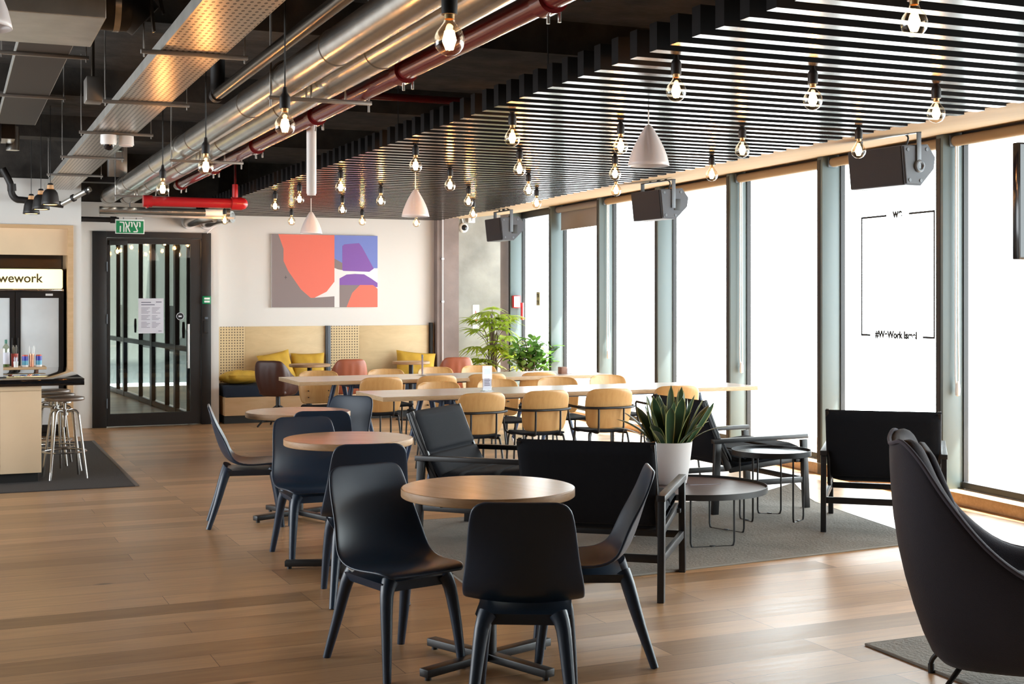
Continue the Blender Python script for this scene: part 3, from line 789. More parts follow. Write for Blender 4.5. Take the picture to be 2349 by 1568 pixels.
# exit sign, lettering drawn as strokes
t = thing('exit_sign', 'green exit sign with white lettering hanging above the glass door', 'sign', (1.98, 16.6, 2.385))
MB().span((-.17, -.008, 0), (.17, .008, .175), .004).obj('border', 'sign_white', t)
MB().span((-.16, -.011, .008), (.16, -.007, .155)).obj('green_panel', 'sign_green', t, smooth=False)
MB().span((-.145, -.03, .195), (.145, .03, .255), .006).obj('housing', 'white_plastic', t)
MB().span((-.08, -.004, .17), (-.07, .004, .2)).span((.07, -.004, .17), (.08, .004, .2)).cyl((0, 0, .25), (0, 0, .75), .006, seg=8).obj('bracket', 'post_steel', t)
b = MB()
def stroke(pts, ox, wd=.0145):
    for p, q in zip(pts, pts[1:]):
        b.beam((ox+p[0], -.0125, p[1]), (ox+q[0], -.0125, q[1]), wd, .002, up=(0, 1, 0))
    for p in pts: b.cyl((ox+p[0], -.0137, p[1]), (ox+p[0], -.0113, p[1]), wd/2, seg=10)
T_, B_ = .138, .026
stroke([(-.115, T_), (-.075, T_-.002), (-.070, T_-.02), (-.072, B_)], 0); stroke([(-.111, T_-.05), (-.113, B_)], 0)                      # he
stroke([(-.052, T_), (-.002, B_)], 0); stroke([(-.008, T_), (-.012, .095), (-.024, .088)], 0); stroke([(-.045, B_), (-.046, .07), (-.036, .098)], 0)   # alef
stroke([(.012, T_), (.024, T_-.004), (.022, T_-.05)], 0)                                                                               # yod
stroke([(.044, T_), (.088, B_+.012), (.082, B_), (.046, B_)], 0); stroke([(.086, T_), (.084, .098), (.070, .082)], 0)                     # tsadi
stroke([(.106, T_), (.118, T_-.004), (.116, T_-.05)], 0)                                                                               # yod
b.obj('lettering', 'sign_white', t, smooth=False)

# ================================================================ ROUND TABLES AND SHELL CHAIRS
def round_table(label, loc, rz):
    t = thing('round_table', label, 'table', (*loc, 0), rz, 'round cafe tables')
    MB().lathe([(.0001, .738), (.377, .738), (.3800, .7405), (.3805, .743), (.3805, .773), (.3795, .7755), (.376, .7768), (.0001, .777)], seg=72).obj('tabletop', 'table_oak', t, angle=18)
    MB().lathe([(.3808, .741), (.3814, .743), (.3814, .773), (.3808, .775)], seg=72).obj('edge_band', 'table_edge', t)
    MB().cyl((0, 0, .03), (0, 0, .725), .038, seg=24).obj('column', 'black_steel', t)
    MB().cyl((0, 0, .722), (0, 0, .738), .11, seg=24).beam((-.30, 0, .728), (.30, 0, .728), .04, .018).beam((0, -.30, .728), (0, .30, .728), .04, .018).obj('top_bracket', 'black_steel', t)
    for k in range(4):
        a = k*PI/2
        f = MB().beam((.02*math.cos(a), .02*math.sin(a), .037), (.375*math.cos(a), .375*math.sin(a), .033), .055, .035, bevel=.004).obj('foot', 'black_steel', t)
        MB().cyl((.35*math.cos(a), .35*math.sin(a), 0), (.35*math.cos(a), .35*math.sin(a), .02), .014, seg=12).obj('glide', 'black_steel', f)
    return t
round_table('round oak cafe table nearest the camera', (2.166, 5.414), R(-67.8))
round_table('round oak cafe table, middle one of the row of three', (2.168, 7.648), R(-22.8))
round_table('round oak cafe table farthest back, nearest the glass door', (2.341, 9.604), R(-67.8))

def shell_chair(label, loc, rz):
    t = thing('shell_chair', label, 'chair', (*loc, 0), rz, 'black shell chairs around the round tables')
    prof = [(-.294, .845, .128, .001), (-.292, .840, .158, .002), (-.288, .826, .181, .004), (-.282, .80, .194, .008), (-.268, .74, .204, .018), (-.250, .67, .211, .034),
            (-.230, .60, .219, .052), (-.208, .54, .228, .056), (-.182, .49, .235, .052), (-.145, .452, .238, .040), (-.09, .428, .237, .026), (-.02, .420, .232, .018),
            (.06, .424, .226, .014), (.14, .434, .219, .010), (.19, .438, .212, .007), (.222, .434, .198, .004), (.238, .424, .175, .002)]
    rows = []
    for i, (y, z, hw, cv) in enumerate(prof):
        a = prof[max(i-1, 0)]; c = prof[min(i+1, len(prof)-1)]
        ty, tz = c[0]-a[0], c[1]-a[1]; ln = math.hypot(ty, tz); ny, nz = -tz/ln, ty/ln      # towards the sitter
        rows.append([(hw*u, y+ny*cv*abs(u)**2.2, z+nz*cv*abs(u)**2.2) for u in (-1, -.93, -.75, -.5, -.25, 0, .25, .5, .75, .93, 1)])
    MB().grid(rows).obj('shell', 'chair_plastic', t, solid=-.013, subsurf=1, angle=70)
    b = MB().prism([(-.182, -.150, .402), (.182, -.150, .402), (.160, -.150, .362), (-.160, -.150, .362)], (0, .315, 0))
    b.obj('under_frame', 'chair_plastic', t)
    for sx in (-1, 1):
        MB().tube(smooth_path([(sx*.135, .155, .405), (sx*.16, .170, .35), (sx*.178, .20, .18), (sx*.19, .222, 0)], 3), [.036, .034, .031, .029, .027, .025, .023, .021, .019, .0175], 14).obj('leg', 'chair_plastic', t)
        MB().tube(smooth_path([(sx*.135, -.150, .405), (sx*.155, -.175, .35), (sx*.175, -.225, .18), (sx*.195, -.285, 0)], 3), [.036, .034, .031, .029, .027, .025, .023, .021, .019, .0175], 14).obj('leg', 'chair_plastic', t)
    return t
sc0 = shell_chair('black shell chair with its back to the camera, in front of the nearest round table', (2.064, 4.773), R(-26))
for lab, loc, rz in (
    ('black shell chair left of the nearest round table, its lit front facing the windows', (1.80, 5.565), R(-166)),
    ('black shell chair in profile right of the nearest round table, facing left', (2.62, 5.36), R(67.2)),
    ('black shell chair seen from behind in front of the middle round table', (2.045, 6.925), R(-9.3)),
    ('black shell chair facing the camera behind the middle round table', (2.065, 8.071), R(-179.9)),
    ('black shell chair in profile left of the farthest round table, facing right', (1.952, 9.453), R(-100.1)),
    ('black shell chair seen from behind in front of the farthest round table', (2.344, 9.0), R(-11.3)),
    ('black shell chair behind the farthest round table, in shadow before the long tables', (2.66, 9.83), R(130.6))):
    dup(sc0, (*loc, 0), rz, lab)

# ================================================================ LOUNGE CORNER
def lounge_chair(label, loc, rz):
    t = thing('lounge_chair', label, 'armchair', (*loc, 0), rz, 'low black frame lounge chairs')
    W = .392
    for s in (-1, 1):
        MB().beam((s*W, -.40, 0), (s*W, -.375, .53), .036, .05, up=(0, 1, 0), bevel=.0018).obj('leg', 'black_wood', t)
        MB().beam((s*W, .42, 0), (s*W, .395, .53), .036, .05, up=(0, 1, 0), bevel=.0018).obj('leg', 'black_wood', t)
        MB().beam((s*W, -.415, .548), (s*W, .425, .556), .045, .032, bevel=.0018).obj('armrest', 'black_wood', t)
        MB().beam((s*(W-.03), -.26, .33), (s*(W-.03), -.475, .845), .022, .05, up=(0, 1, 0), bevel=.0018).obj('back_post', 'black_wood', t)
        MB().beam((s*W, -.395, .225), (s*W, .41, .225), .026, .042, bevel=.0018).obj('side_stretcher', 'black_wood', t)
        MB().beam((s*(W-.03), -.25, .325), (s*(W-.03), .40, .385), .022, .04, bevel=.0018).obj('seat_rail', 'black_wood', t)
    for y, z in ((-.385, .225), (.40, .225)):
        MB().beam((-W, y, z), (W, y, z), .042, .026, up=(0, 1, 0), bevel=.0018).obj('cross_stretcher', 'black_wood', t)
    MB().beam((-W, .35, .37), (W, .35, .37), .05, .024, bevel=.0018).obj('front_rail', 'black_wood', t)
    def pad(path, th, hw, chan, name):
        """a channelled cushion swept along a side view path (y, z)"""
        n = len(path); N_ = 64
        P = smooth_path([(0, y, z) for y, z in path], max(2, N_//(n-1)))
        rows = []; L = len(P)-1
        for side in (1, -1):
            rr = []
            for i, p in enumerate(P):
                a = P[max(i-1, 0)]; c = P[min(i+1, L)]; tg = (c-a).normalized(); nn = Vector((0, -tg.z, tg.y))
                f = i/L
                e = min(1, min(f, 1-f)*9)**.5
                ch = 1 - .85*max(0, math.cos(2*PI*f*chan))**24 if side > 0 else 1
                rr.append((p, nn, th*.5*e*ch*side))
            rows.append(rr)
        us = [-1, -.985, -.94, -.8, -.5, -.2, 0, .2, .5, .8, .94, .985, 1]
        b = MB(); ring = rows[0] + rows[1][::-1]
        V = []
        for u in us:
            k = (1-abs(u)**14)**.5 if abs(u) < 1 else 0
            V.append([tuple(Vector((u*hw, p.y, p.z)) + nn*o*(.25+.75*k)) for p, nn, o in ring])
        b.grid(V, closed_u=True)
        return b.obj(name, 'black_fabric', t, subsurf=0, angle=80)
    pad([(-.478, .850), (-.40, .66), (-.31, .49), (-.245, .385)], .085, .375, 2, 'back_cushion')
    pad([(-.25, .425), (-.16, .395), (.02, .405), (.22, .43), (.405, .445)], .125, .358, 3, 'seat_cushion')
    return t
lc = lounge_chair('low black lounge chair with its back to the camera, right of the nearest table', (3.382, 6.711), R(-38))
dup(lc, (3.40, 8.33, 0), R(-135.8), 'low black lounge chair facing right, its quilted back before the long tables')
dup(lc, (6.046, 7.605, 0), R(-39.8), 'low black lounge chair with its back to the camera beside the window sill')
dup(lc, (5.576, 8.86, 0), R(-88.8), 'low black lounge chair behind the snake plant, seen from its side')

def wire_table(label, loc, rz, r, h, mat, th):
    t = thing('coffee_table', label, 'coffee table', (*loc, 0), rz)
    MB().lathe([(.0001, h-.018), (r-.006, h-.018), (r-.006, h-.006), (.0001, h-.006)], seg=64).obj('tabletop', mat, t, angle=40)
    MB().lathe([(r-.006, h-.028), (r, h-.028), (r, h+.010), (r-.006, h+.010), (r-.006, h-.028)], seg=64).obj('rim', 'black_steel', t, angle=40)
    for k in range(3):
        a0 = 2*PI*k/3; q = r*.80
        p0 = Vector((q*math.cos(a0-.38), q*math.sin(a0-.38), 0)); p1 = Vector((q*math.cos(a0+.38), q*math.sin(a0+.38), 0))
        dn = Vector((0, 0, 1)); d_ = (p1-p0).normalized()
        leg = MB().tube([p0+dn*(h-.02), p0+dn*.04, p0+dn*.016+d_*.006, p0+dn*.007+d_*.022, p1+dn*.007-d_*.022, p1+dn*.016-d_*.006, p1+dn*.04, p1+dn*(h-.02)], .0065, 10).obj('wire_leg', 'black_steel', t)
        m_ = (p0+p1)/2
        MB().box((m_.x, m_.y, .009), (.035, .018, .018), (0, 0, math.atan2(d_.y, d_.x)), .002).obj('joint_clip', 'black_steel', leg)
    return t
wire_table('tall round black tray table with wire legs among the lounge chairs', (5.474, 8.155), R(-60), .285, .50, 'tray_black', .02)
wire_table('low wide round coffee table with dark wood top under the snake plant', (4.565, 7.735), R(20), .50, .35, 'walnut_top', .02)
t = thing('magazine', 'dark magazine lying on the low coffee table beside the plant pot', 'magazine', (4.72, 7.92, .3445), R(-10))
MB().span((-.11, -.145, 0), (.11, .145, .004)).obj('pages', 'paper', t, smooth=False)
MB().span((-.112, -.147, .004), (.112, .147, .0055)).obj('cover', 'walnut_top', t, smooth=False)

# snake plant in a white pot
random.seed(7)
t = thing('snake_plant', 'snake plant with yellow edged leaves in a white pot on the low table', 'potted plant', (4.50, 7.93, .3442))
MB().lathe([(.0001, 0), (.112, 0), (.120, .008), (.136, .10), (.150, .21), (.158, .282), (.159, .287), (.152, .288), (.148, .27), (.145, .255), (.0001, .25)], seg=48).obj('pot', 'pot_white', t, angle=50)
MB().lathe([(.0001, .262), (.08, .266), (.145, .258)], seg=24).obj('soil', 'soil', t)
def strap_leaf(b, base, az, lean, length, width, curl, twist, margin):
    n = 9; d = Vector((math.cos(az), math.sin(az), 0)); side = Vector((-math.sin(az+twist), math.cos(az+twist), 0))
    rows = []; p = Vector(base); ang = lean
    for i in range(n+1):
        f = i/n
        w = width*(.55+.75*f*(1.25-f))*(1-max(0, (f-.72)/.28)**2.2)+.0008
        nrm = d*math.cos(ang) - Vector((0, 0, 1))*math.sin(ang)
        cols_ = []
        for u in (-1, -.80, 0, .80, 1):
            cols_.append(p + side*(w*u) + nrm*(-.22*w*(1-u*u)))
        rows.append(cols_)
        p = p + (Vector((0, 0, 1))*math.cos(ang)+d*math.sin(ang))*(length/n)
        ang += curl/n
    V = [[b.bm.verts.new(c) for c in r_] for r_ in rows]
    for A, B in zip(V, V[1:]):
        for k in range(4):
            f = b.bm.faces.new((A[k], A[k+1], B[k+1], B[k])); f.material_index = (1 if k in (0, 3) else 0) if margin else 0
b = MB()
for i in range(34):
    az = i*2.399 + random.uniform(-.3, .3); rr = .012+.105*((i+.5)/34)**.6
    f = rr/.117
    strap_leaf(b, (rr*math.cos(az), rr*math.sin(az), .255), az, .06+.55*f*random.uniform(.5, 1.15), random.uniform(.34, .45)*(1-.18*f), random.uniform(.034, .046), random.uniform(-.5, .8)*f, random.uniform(-.9, .9), True)
for i in range(7):
    az = i*.9+.3
    strap_leaf(b, (.11*math.cos(az), .11*math.sin(az), .258), az, .80, random.uniform(.26, .36), .026, random.uniform(.5, 1.0), random.uniform(-.4, .4), True)
b.obj('foliage', ['leaf_dark', 'leaf_margin'], t, fix=False, angle=60)

# rugs
def rug(name, label, pts, h, mat, edge, lift=None):
    t = thing(name, label, 'rug', (0, 0, 0))
    P = [Vector((x, y, 0)) for x, y in pts]; n = 28
    b = MB(); top = []; bot = []
    for i in range(n+1):
        r_ = []; r2 = []
        for j in range(n+1):
            u, v = i/n, j/n
            p = P[0]*(1-u)*(1-v)+P[1]*u*(1-v)+P[2]*u*v+P[3]*(1-u)*v
            z = lift(u, v) if lift else 0
            r_.append((p.x, p.y, h+z)); r2.append((p.x, p.y, .0005+z))
        top.append(r_); bot.append(r2)
    b.grid(top).grid([r_[::-1] for r_ in bot])
    b.obj('weave', mat, t, angle=60)
    def edge_pts(q):
        return [Vector(top[i][j]) - Vector((0, 0, h*.45)) for i, j in q]
    loop = [(i, 0) for i in range(n)]+[(n, j) for j in range(n)]+[(n-i, n) for i in range(n)]+[(0, n-j) for j in range(n)]
    MB().tube(edge_pts(loop), h*.62, 8, closed=True).obj('bound_edge', edge, t)
    return t
rug('area_rug', 'large grey brown woven rug under the lounge chairs, one corner curling up', [(2.62, 6.70), (5.93, 7.0), (6.30, 9.06), (2.85, 9.06)], .010, 'rug_weave', 'rug_binding',
    lambda u, v: .10*max(0, (u+v-1.80)/.20)**1.6 + .0022*max(0, math.sin(u*9+v*31))*max(0, math.sin(u*5.3)))
rug('area_rug', 'woven rug with dark edge under the wing armchair at the bottom right', [(3.84, 2.6), (6.0, 2.6), (6.05, 5.06), (3.89, 5.025)], .010, 'rug_weave', 'rug_binding')

# wing armchair
def bucket(t, prof, zb, zs, bsx, bsy, byo, th, mat, piping, ribs=0, name='shell', pr=.009, bulge=.03):
    """upholstered tub: prof = half plan of the rim (x, y, z) from the middle of the back to the front of the arm"""
    half = smooth_path(prof, 4)
    path = [Vector((-p.x, p.y, p.z)) for p in half[::-1]] + half[1:]
    n = len(path); rows = []
    cen = Vector((0, .05, 0))
    for i, p in enumerate(path):
        a = path[max(i-1, 0)]; c = path[min(i+1, n-1)]
        tg = Vector((c.x-a.x, c.y-a.y, 0)).normalized(); inn = Vector((-tg.y, tg.x, 0))
        if inn.dot(cen-Vector((p.x, p.y, 0))) < 0: inn = -inn
        B = Vector((p.x*bsx, p.y*bsy+byo, zb)); B2 = Vector((p.x*(bsx*.82), p.y*bsy*.82+byo, zb-.012))
        wv = .008*abs(math.sin(PI*ribs*i/(n-1))) if ribs else 0
        o = []
        o.append(B2); o.append(B)
        for f in (.22, .5, .78): o.append(B.lerp(p, f) - inn*(bulge*math.sin(PI*f)+wv))
        o.append(p - inn*.004 - Vector((0, 0, .035))); o.append(p - inn*.002 - Vector((0, 0, .008)))
        o.append(p + inn*th*.45 + Vector((0, 0, .012))); o.append(p + inn*th*.95 - Vector((0, 0, .012)))
        I = Vector((p.x*bsx*.92, p.y*bsy*.90+byo, zs))
        q = p + inn*th - Vector((0, 0, .05))
        for f in (.0, .35, .7, 1.0): o.append(q.lerp(I + inn*th*.5, f) - inn*(.022*math.sin(PI*f)-wv))
        rows.append([tuple(v) for v in o])
    b = MB().grid(rows)
    # close the front ends and the bottom
    for row in (rows[0], rows[-1]):
        vs = [b.bm.verts.new(Vector(v)) for v in row]
        b.bm.faces.new(vs)
    vs = [b.bm.verts.new(Vector(r_[0])) for r_ in rows]; b.bm.faces.new(vs)
    bmesh.ops.remove_doubles(b.bm, verts=b.bm.verts[:], dist=.0008)
    sh = b.obj(name, mat, t, subsurf=1, angle=75)
    if piping:
        MB().tube([Vector(r_[6])+Vector((0, 0, .004)) for r_ in rows], pr, 8).obj('piping', piping, sh)
    return sh
t = thing('wing_armchair', 'large dark grey wing armchair with thin black legs at the right edge', 'armchair', (3.915, 4.195, 0), R(-126))
bucket(t, [(0, -.43, 1.01), (.14, -.425, 1.025), (.255, -.395, 1.04), (.325, -.335, .975), (.365, -.24, .83), (.39, -.10, .66), (.405, .05, .55), (.415, .22, .515), (.415, .40, .50)], .15, .36, .74, .70, .03, .085, 'armchair_fabric', 'armchair_piping', bulge=.055)
MB().box((0, .10, .385), (.56, .62, .15), bevel=.05, seg=4).obj('seat_cushion', 'armchair_fabric', t)
b = MB()
rows = []
for i in range(9):
    f = i/8; z = .47+.52*f; y = -.165-.19*f
    hw = .25*(1-.15*f)
    rows.append([(hw*u, y+.03*math.cos(u*PI/2)+.06*u*u*(1-.5*f), z) for u in (-1, -.7, -.35, 0, .35, .7, 1)])
b.grid(rows).obj('back_pad', 'armchair_fabric', t, solid=-.05, subsurf=1, angle=80)
for sx in (-1, 1):
    for p0, p1, p2 in (((.17, -.14, .19), (.255, -.245, .09), (.262, -.25, 0)), ((.18, .22, .19), (.26, .32, .09), (.267, .325, 0))):
        l = MB().tube(smooth_path([(sx*p0[0], p0[1], p0[2]), (sx*(p0[0]+p1[0])/2, (p0[1]+p1[1])/2, .13), (sx*p1[0], p1[1], p1[2]-.03), (sx*p2[0], p2[1], .012)], 4), .0105, 12).obj('leg', 'black_steel', t)
        MB().cyl((sx*p2[0], p2[1], 0), (sx*p2[0], p2[1], .04), .0135, seg=14).obj('foot_cap', 'black_steel', l)

# ================================================================ LONG TABLES AND VENEER CHAIRS
def long_table(label, x0, x1, y0, y1):
    t = thing('long_table', label, 'table', (x0, y0, 0), 0, 'long white topped tables')
    L, W = x1-x0, y1-y0
    MB().span((.001, .001, .7745), (L-.001, W-.001, .777)).obj('laminate_surface', 'pale_laminate', t, smooth=False)
    MB().span((0, 0, .738), (L, W, .7745), .002).obj('tabletop', 'ply_edge', t)
    for xc in (.62, L-.62):
        MB().span((xc-.03, .10, .69), (xc+.03, W-.10, .738), .004).obj('trestle_beam', 'navy_steel', t)
        for sx in (-1, 1):
            for (ya, yb) in ((.13, .05), (W-.13, W-.05)):
                l = MB().tube([(xc+sx*.045, ya, .72), (xc+sx*.20, yb, .03)], [.026, .019], 16).obj('leg', 'navy_steel', t)
                MB().cyl((xc+sx*.205, yb, 0), (xc+sx*.203, yb, .04), .017, seg=14).obj('foot', 'chrome', l)
    MB().span((.62, W/2-.03, .70), (L-.62, W/2+.03, .738)).obj('long_rail', 'navy_steel', t, smooth=False)
    return t
long_table('long white topped table on blue legs, nearer of the two', 3.325, 7.02, 10.68, 11.49)
long_table('long white topped table on blue legs, farther one by the bench', 3.17, 6.65, 12.96, 13.86)

def veneer_chair(label, loc, rz, arms):
    t = thing('veneer_chair', label, 'chair', (*loc, 0), rz, 'birch backed chairs at the long tables')
    rows = []
    for (z, hw, y) in ((.460, .150, -.185), (.468, .182, -.186), (.495, .205, -.188), (.58, .220, -.198), (.66, .228, -.210), (.73, .229, -.226), (.775, .221, -.238), (.802, .196, -.245), (.818, .150, -.249)):
        rows.append([(hw*math.sin(u*1.0)/math.sin(1.0), y+.050*(abs(u)**2), z) for u in (-1, -.8, -.5, -.25, 0, .25, .5, .8, 1)])
    bk = MB().grid(rows).obj('backrest', 'birch_veneer', t, solid=.012, subsurf=1, angle=70)
    for z in (.53, .60): 
        for s in (-1, 1): MB().cyl((s*.11, -.150, z), (s*.11, -.172-(z-.5)*.12, z), .006, seg=8).obj('screw', 'black_steel', bk)
    rows = []
    for (y, hw, z) in ((-.19, .16, .452), (-.17, .19, .447), (-.08, .212, .440), (.06, .218, .440), (.16, .21, .446), (.205, .185, .442), (.215, .14, .436)):
        rows.append([(hw*u, y, z+.010*u*u) for u in (-1, -.8, -.4, 0, .4, .8, 1)])
    MB().grid(rows).obj('seat', 'black_fabric', t, solid=.022, subsurf=1, angle=70)
    for s in (-1, 1):
        MB().tube(smooth_path([(s*.12, .05, .425), (s*.165, .15, .42), (s*.19, .185, .38), (s*.20, .215, 0)], 5), .0095, 10).obj('leg', 'black_steel', t)
        MB().tube(smooth_path([(s*.12, -.05, .425), (s*.165, -.13, .42), (s*.185, -.16, .38), (s*.205, -.235, 0)], 5), .0095, 10).obj('leg', 'black_steel', t)
        MB().tube(smooth_path([(s*.11, -.06, .425), (s*.115, -.19, .43), (s*.118, -.215, .47), (s*.118, -.222, .645)], 5), .009, 8).obj('back_strut', 'black_steel', t)
    if arms:
        MB().tube(smooth_path([(-.275, .11, .655), (-.27, -.05, .652), (-.235, -.17, .65), (-.12, -.228, .648), (0, -.236, .648), (.12, -.228, .648), (.235, -.17, .65), (.27, -.05, .652), (.275, .11, .655)], 5), .011, 10).obj('arm_rail', 'black_steel', t)
        for s in (-1, 1): MB().tube(smooth_path([(s*.275, .11, .655), (s*.272, .13, .62), (s*.235, .15, .46), (s*.19, .15, .425)], 5), .009, 8).obj('arm_strut', 'black_steel', t)
    return t
va = veneer_chair('birch armchair with its back to the camera, first from the left at the nearer table', (4.08, 10.55), R(4), True)
for i, (x, y) in enumerate(((4.70, 10.60), (5.33, 10.60), (6.07, 10.70))):
    dup(va, (x, y, 0), R((2, -4, -6)[i]), 'birch armchair with its back to the camera, %s from the left at the nearer table' % ('second', 'third', 'fourth')[i])
vb = veneer_chair('birch chair facing the camera, first from the left behind the nearer long table', (4.24, 11.68), R(180), False)
for i, (x, y) in enumerate(((4.90, 11.80), (5.56, 11.88), (6.22, 12.02))):
    dup(vb, (x, y, 0), R(180+(3, -3, 5)[i]), 'birch chair facing the camera, %s from the left behind the nearer long table' % ('second', 'third', 'fourth')[i])
for i, (x, y) in enumerate(((3.98, 12.98), (4.58, 13.05), (5.18, 13.15), (5.80, 13.23))):
    dup(vb, (x, y, 0), R((-3, 2, -2, 3)[i]), 'birch chair with its back to the camera, %s from the left at the farther table' % ORD[i])
for i, (x, y) in enumerate(((3.66, 13.98), (4.47, 14.05), (5.12, 14.22), (5.70, 14.38))):
    dup(vb, (x, y, 0), R(180+(-5, 2, 3, -2)[i]), 'birch chair facing the camera, %s from the left behind the farther table' % ORD[i])

def menu_stand(label, loc, rz):
    t = thing('menu_stand', label, 'table sign', (*loc, .777), rz, 'clear menu stands')
    MB().span((-.055, -.003, .006), (.055, .003, .225)).span((-.055, -.03, 0), (.055, .03, .006)).obj('acrylic_holder', 'acrylic', t, smooth=False)
    MB().span((-.048, -.0015, .012), (.048, .0015, .218)).obj('card', 'paper', t, smooth=False)
    b = MB().span((-.036, -.0022, .15), (.036, -.0016, .20))
    for k in range(6): b.span((-.034, -.0022, .05+.014*k), (.034-.006*(k % 3), -.0016, .056+.014*k))
    b.obj('printed_block', 'ink', t, smooth=False)
menu_stand('clear stand with printed card on the nearer long table', (4.40, 11.02), R(18))
menu_stand('clear card stand seen edge on, on the farther long table', (4.66, 13.55), R(80))
t = thing('small_box', 'small brown box on the windward end of the farther table', 'box', (6.18, 13.25, .777), R(10))
MB().span((-.035, -.035, 0), (.035, .035, .075), .003).obj('carton', 'box_brown', t)
MB().span((.05, -.02, 0), (.12, .03, .06), .003).obj('paper_block', 'paper', t)
t['label'] = 'small brown box with a paper block on the window end of the farther long table'

# ================================================================ BENCH AND BACK WALL
t = thing('bench', 'built in bench with navy cushion and pale wood base along the back wall', 'bench', (3.215, 17.10, 0))
MB().span((0, 0, .10), (3.05, .60, .335), .003).obj('base', 'bench_wood', t)
MB().span((.0, .03, 0), (3.05, .58, .10)).obj('plinth', 'plinth_black', t, smooth=False)
MB().span((.003, -.01, .335), (3.05, .56, .485), .02).obj('seat_cushion', 'bench_cushion', t)
for x0, x1, lab in ((3.19, 4.695, 'left plywood wall panel with a perforated strip above the bench'), (4.765, 6.19, 'right plywood wall panel with a perforated strip above the bench')):
    t = thing('plywood_panel', lab, 'wall panel', (x0, 17.715, .485), 0, 'plywood panels above the bench')
    MB().span((.41, 0, 0), (x1-x0, .024, .745), .002).obj('panel_sheet', 'birch_ply', t)
    MB().span((.0, 0, 0), (.4095, .024, .745)).obj('perforated_strip', 'perforated_ply', t, smooth=False)
t = thing('steel_post', 'blue grey steel post between the two plywood panels', 'post', (4.73, 17.70, .485))
MB().span((-.034, -.02, 0), (.034, .038, .748), .004).span((-.012, -.026, 0), (.012, -.019, .748)).obj('channel', 'post_steel', t)
t = thing('steel_post', 'thin blue grey steel post at the left end of the plywood', 'post', (3.172, 17.70, .485))
MB().span((-.012, -.03, -.48), (.014, .038, .745), .003).obj('channel', 'post_steel', t)
t = thing('steel_post', 'short black steel post at the right end of the plywood by the column', 'post', (6.215, 17.70, .72))
MB().span((-.02, -.03, -.23), (.02, .038, .545), .003).obj('channel', 'plinth_black', t)
t = thing('wall_conduit', 'thin vertical conduit with clips on the concrete beside the column', 'conduit', (6.345, 17.575, 0))
MB().cyl((0, 0, .6), (0, 0, 2.75), .010, seg=10).obj('tube_run', 'lamp_white', t)
for z in (1.55, 2.15): MB().span((-.018, -.014, z), (.018, .02, z+.02)).obj('clip', 'chrome', t, smooth=False)

def pillow(label, loc, rot, w=.44, h=.44, th=.15):
    o = thing('throw_pillow', label, 'pillow', (loc[0], loc[1], loc[2]+.012), 0, 'mustard pillows on the bench'); o.rotation_euler = rot
    n = 14
    b = MB()
    for sgn in (1, -1):
        rows = []
        for i in range(n+1):
            u = -1+2*i/n; r_ = []
            for j in range(n+1):
                v = -1+2*j/n
                k = max(0, (1-abs(u)**3.2)*(1-abs(v)**3.2))**.62
                pin = 1-.07*(1-abs(v)**2)*abs(u)**3; pin2 = 1-.07*(1-abs(u)**2)*abs(v)**3
                wr = .006*math.sin(9*u+5*v)*k
                r_.append((u*w/2*pin, v*h/2*pin2, sgn*(th/2*k+wr)))
            rows.append(r_)
        b.grid(rows)
    bmesh.ops.remove_doubles(b.bm, verts=b.bm.verts[:], dist=.0005)
    c = b.obj('cushion_cover', 'mustard_fabric', o, angle=70)
    lp = [(-w/2, -h/2, 0)] + [(-w/2+w*i/12, -h/2*(1-.07*(1-((-1+i/6)**2))), 0) for i in range(1, 12)] + [(w/2, -h/2, 0)]
    MB().tube(lp, .004, 6).obj('seam', 'mustard_fabric', c)
    return o
pillow('mustard pillow lying flat on the left end of the navy bench', (3.47, 17.36, .565), (R(-8), R(3), R(12)), .50, .46, .17)
pillow('mustard pillow leaning on the plywood beside the brown leather chair', (3.98, 17.52, .685), (R(72), R(-10), R(10)), .46, .40, .15)
pillow('mustard pillow standing by the steel post behind the small table', (4.42, 17.57, .665), (R(76), 0, R(-3)), .46, .40, .15)
pillow('mustard pillow at the right end of the bench near the column, in shade', (5.92, 17.50, .665), (R(70), R(6), R(-8)), .56, .40, .15)

def cafe_table(label, loc, w, d):
    t = thing('cafe_table', label, 'table', (*loc, 0), 0, 'small wood tables at the bench')
    MB().lathe([(.0001, .735), (w-.006, .735), (w, .741), (w, .764), (w-.006, .77), (.0001, .77)], seg=48).obj('tabletop', 'table_edge', t)
    MB().cyl((0, 0, .02), (0, 0, .735), .03, seg=20).obj('column', 'black_steel', t)
    MB().lathe([(.0001, .03), (.19, .022), (.205, .008), (.205, 0), (.0001, 0)], seg=36).obj('base_plate', 'black_steel', t)
cafe_table('small round wood table before the bench, beside the dark leather chair', (4.20, 16.62), .26, 0)
cafe_table('small round wood table before the bench, at its right end by the column', (5.62, 16.80), .25, 0)

def leather_chair(label, loc, rz, mat):
    t = thing('leather_chair', label, 'chair', (*loc, 0), rz, 'leather tub chairs by the bench')
    bucket(t, [(0, -.275, .835), (.10, -.27, .835), (.175, -.24, .82), (.215, -.17, .755), (.232, -.06, .665), (.235, .06, .62), (.23, .16, .60)], .40, .455, .78, .80, .03, .035, mat, None, ribs=11)
    MB().box((0, .03, .445), (.36, .40, .07), bevel=.03, seg=3).obj('seat_cushion', mat, t)
    MB().cyl((0, .02, .18), (0, .02, .40), .028, seg=18).obj('pedestal', 'black_steel', t)
    for k in range(4):
        a = PI/4+k*PI/2
        MB().tube([(0, .02, .27), (.06*math.cos(a), .02+.06*math.sin(a), .235), (.27*math.cos(a), .02+.27*math.sin(a), .012)], [.018, .017, .011], 10).obj('leg', 'black_steel', t)
leather_chair('dark brown leather tub chair with its back to the camera by the navy bench', (3.74, 16.42), R(-38), 'dark_leather')
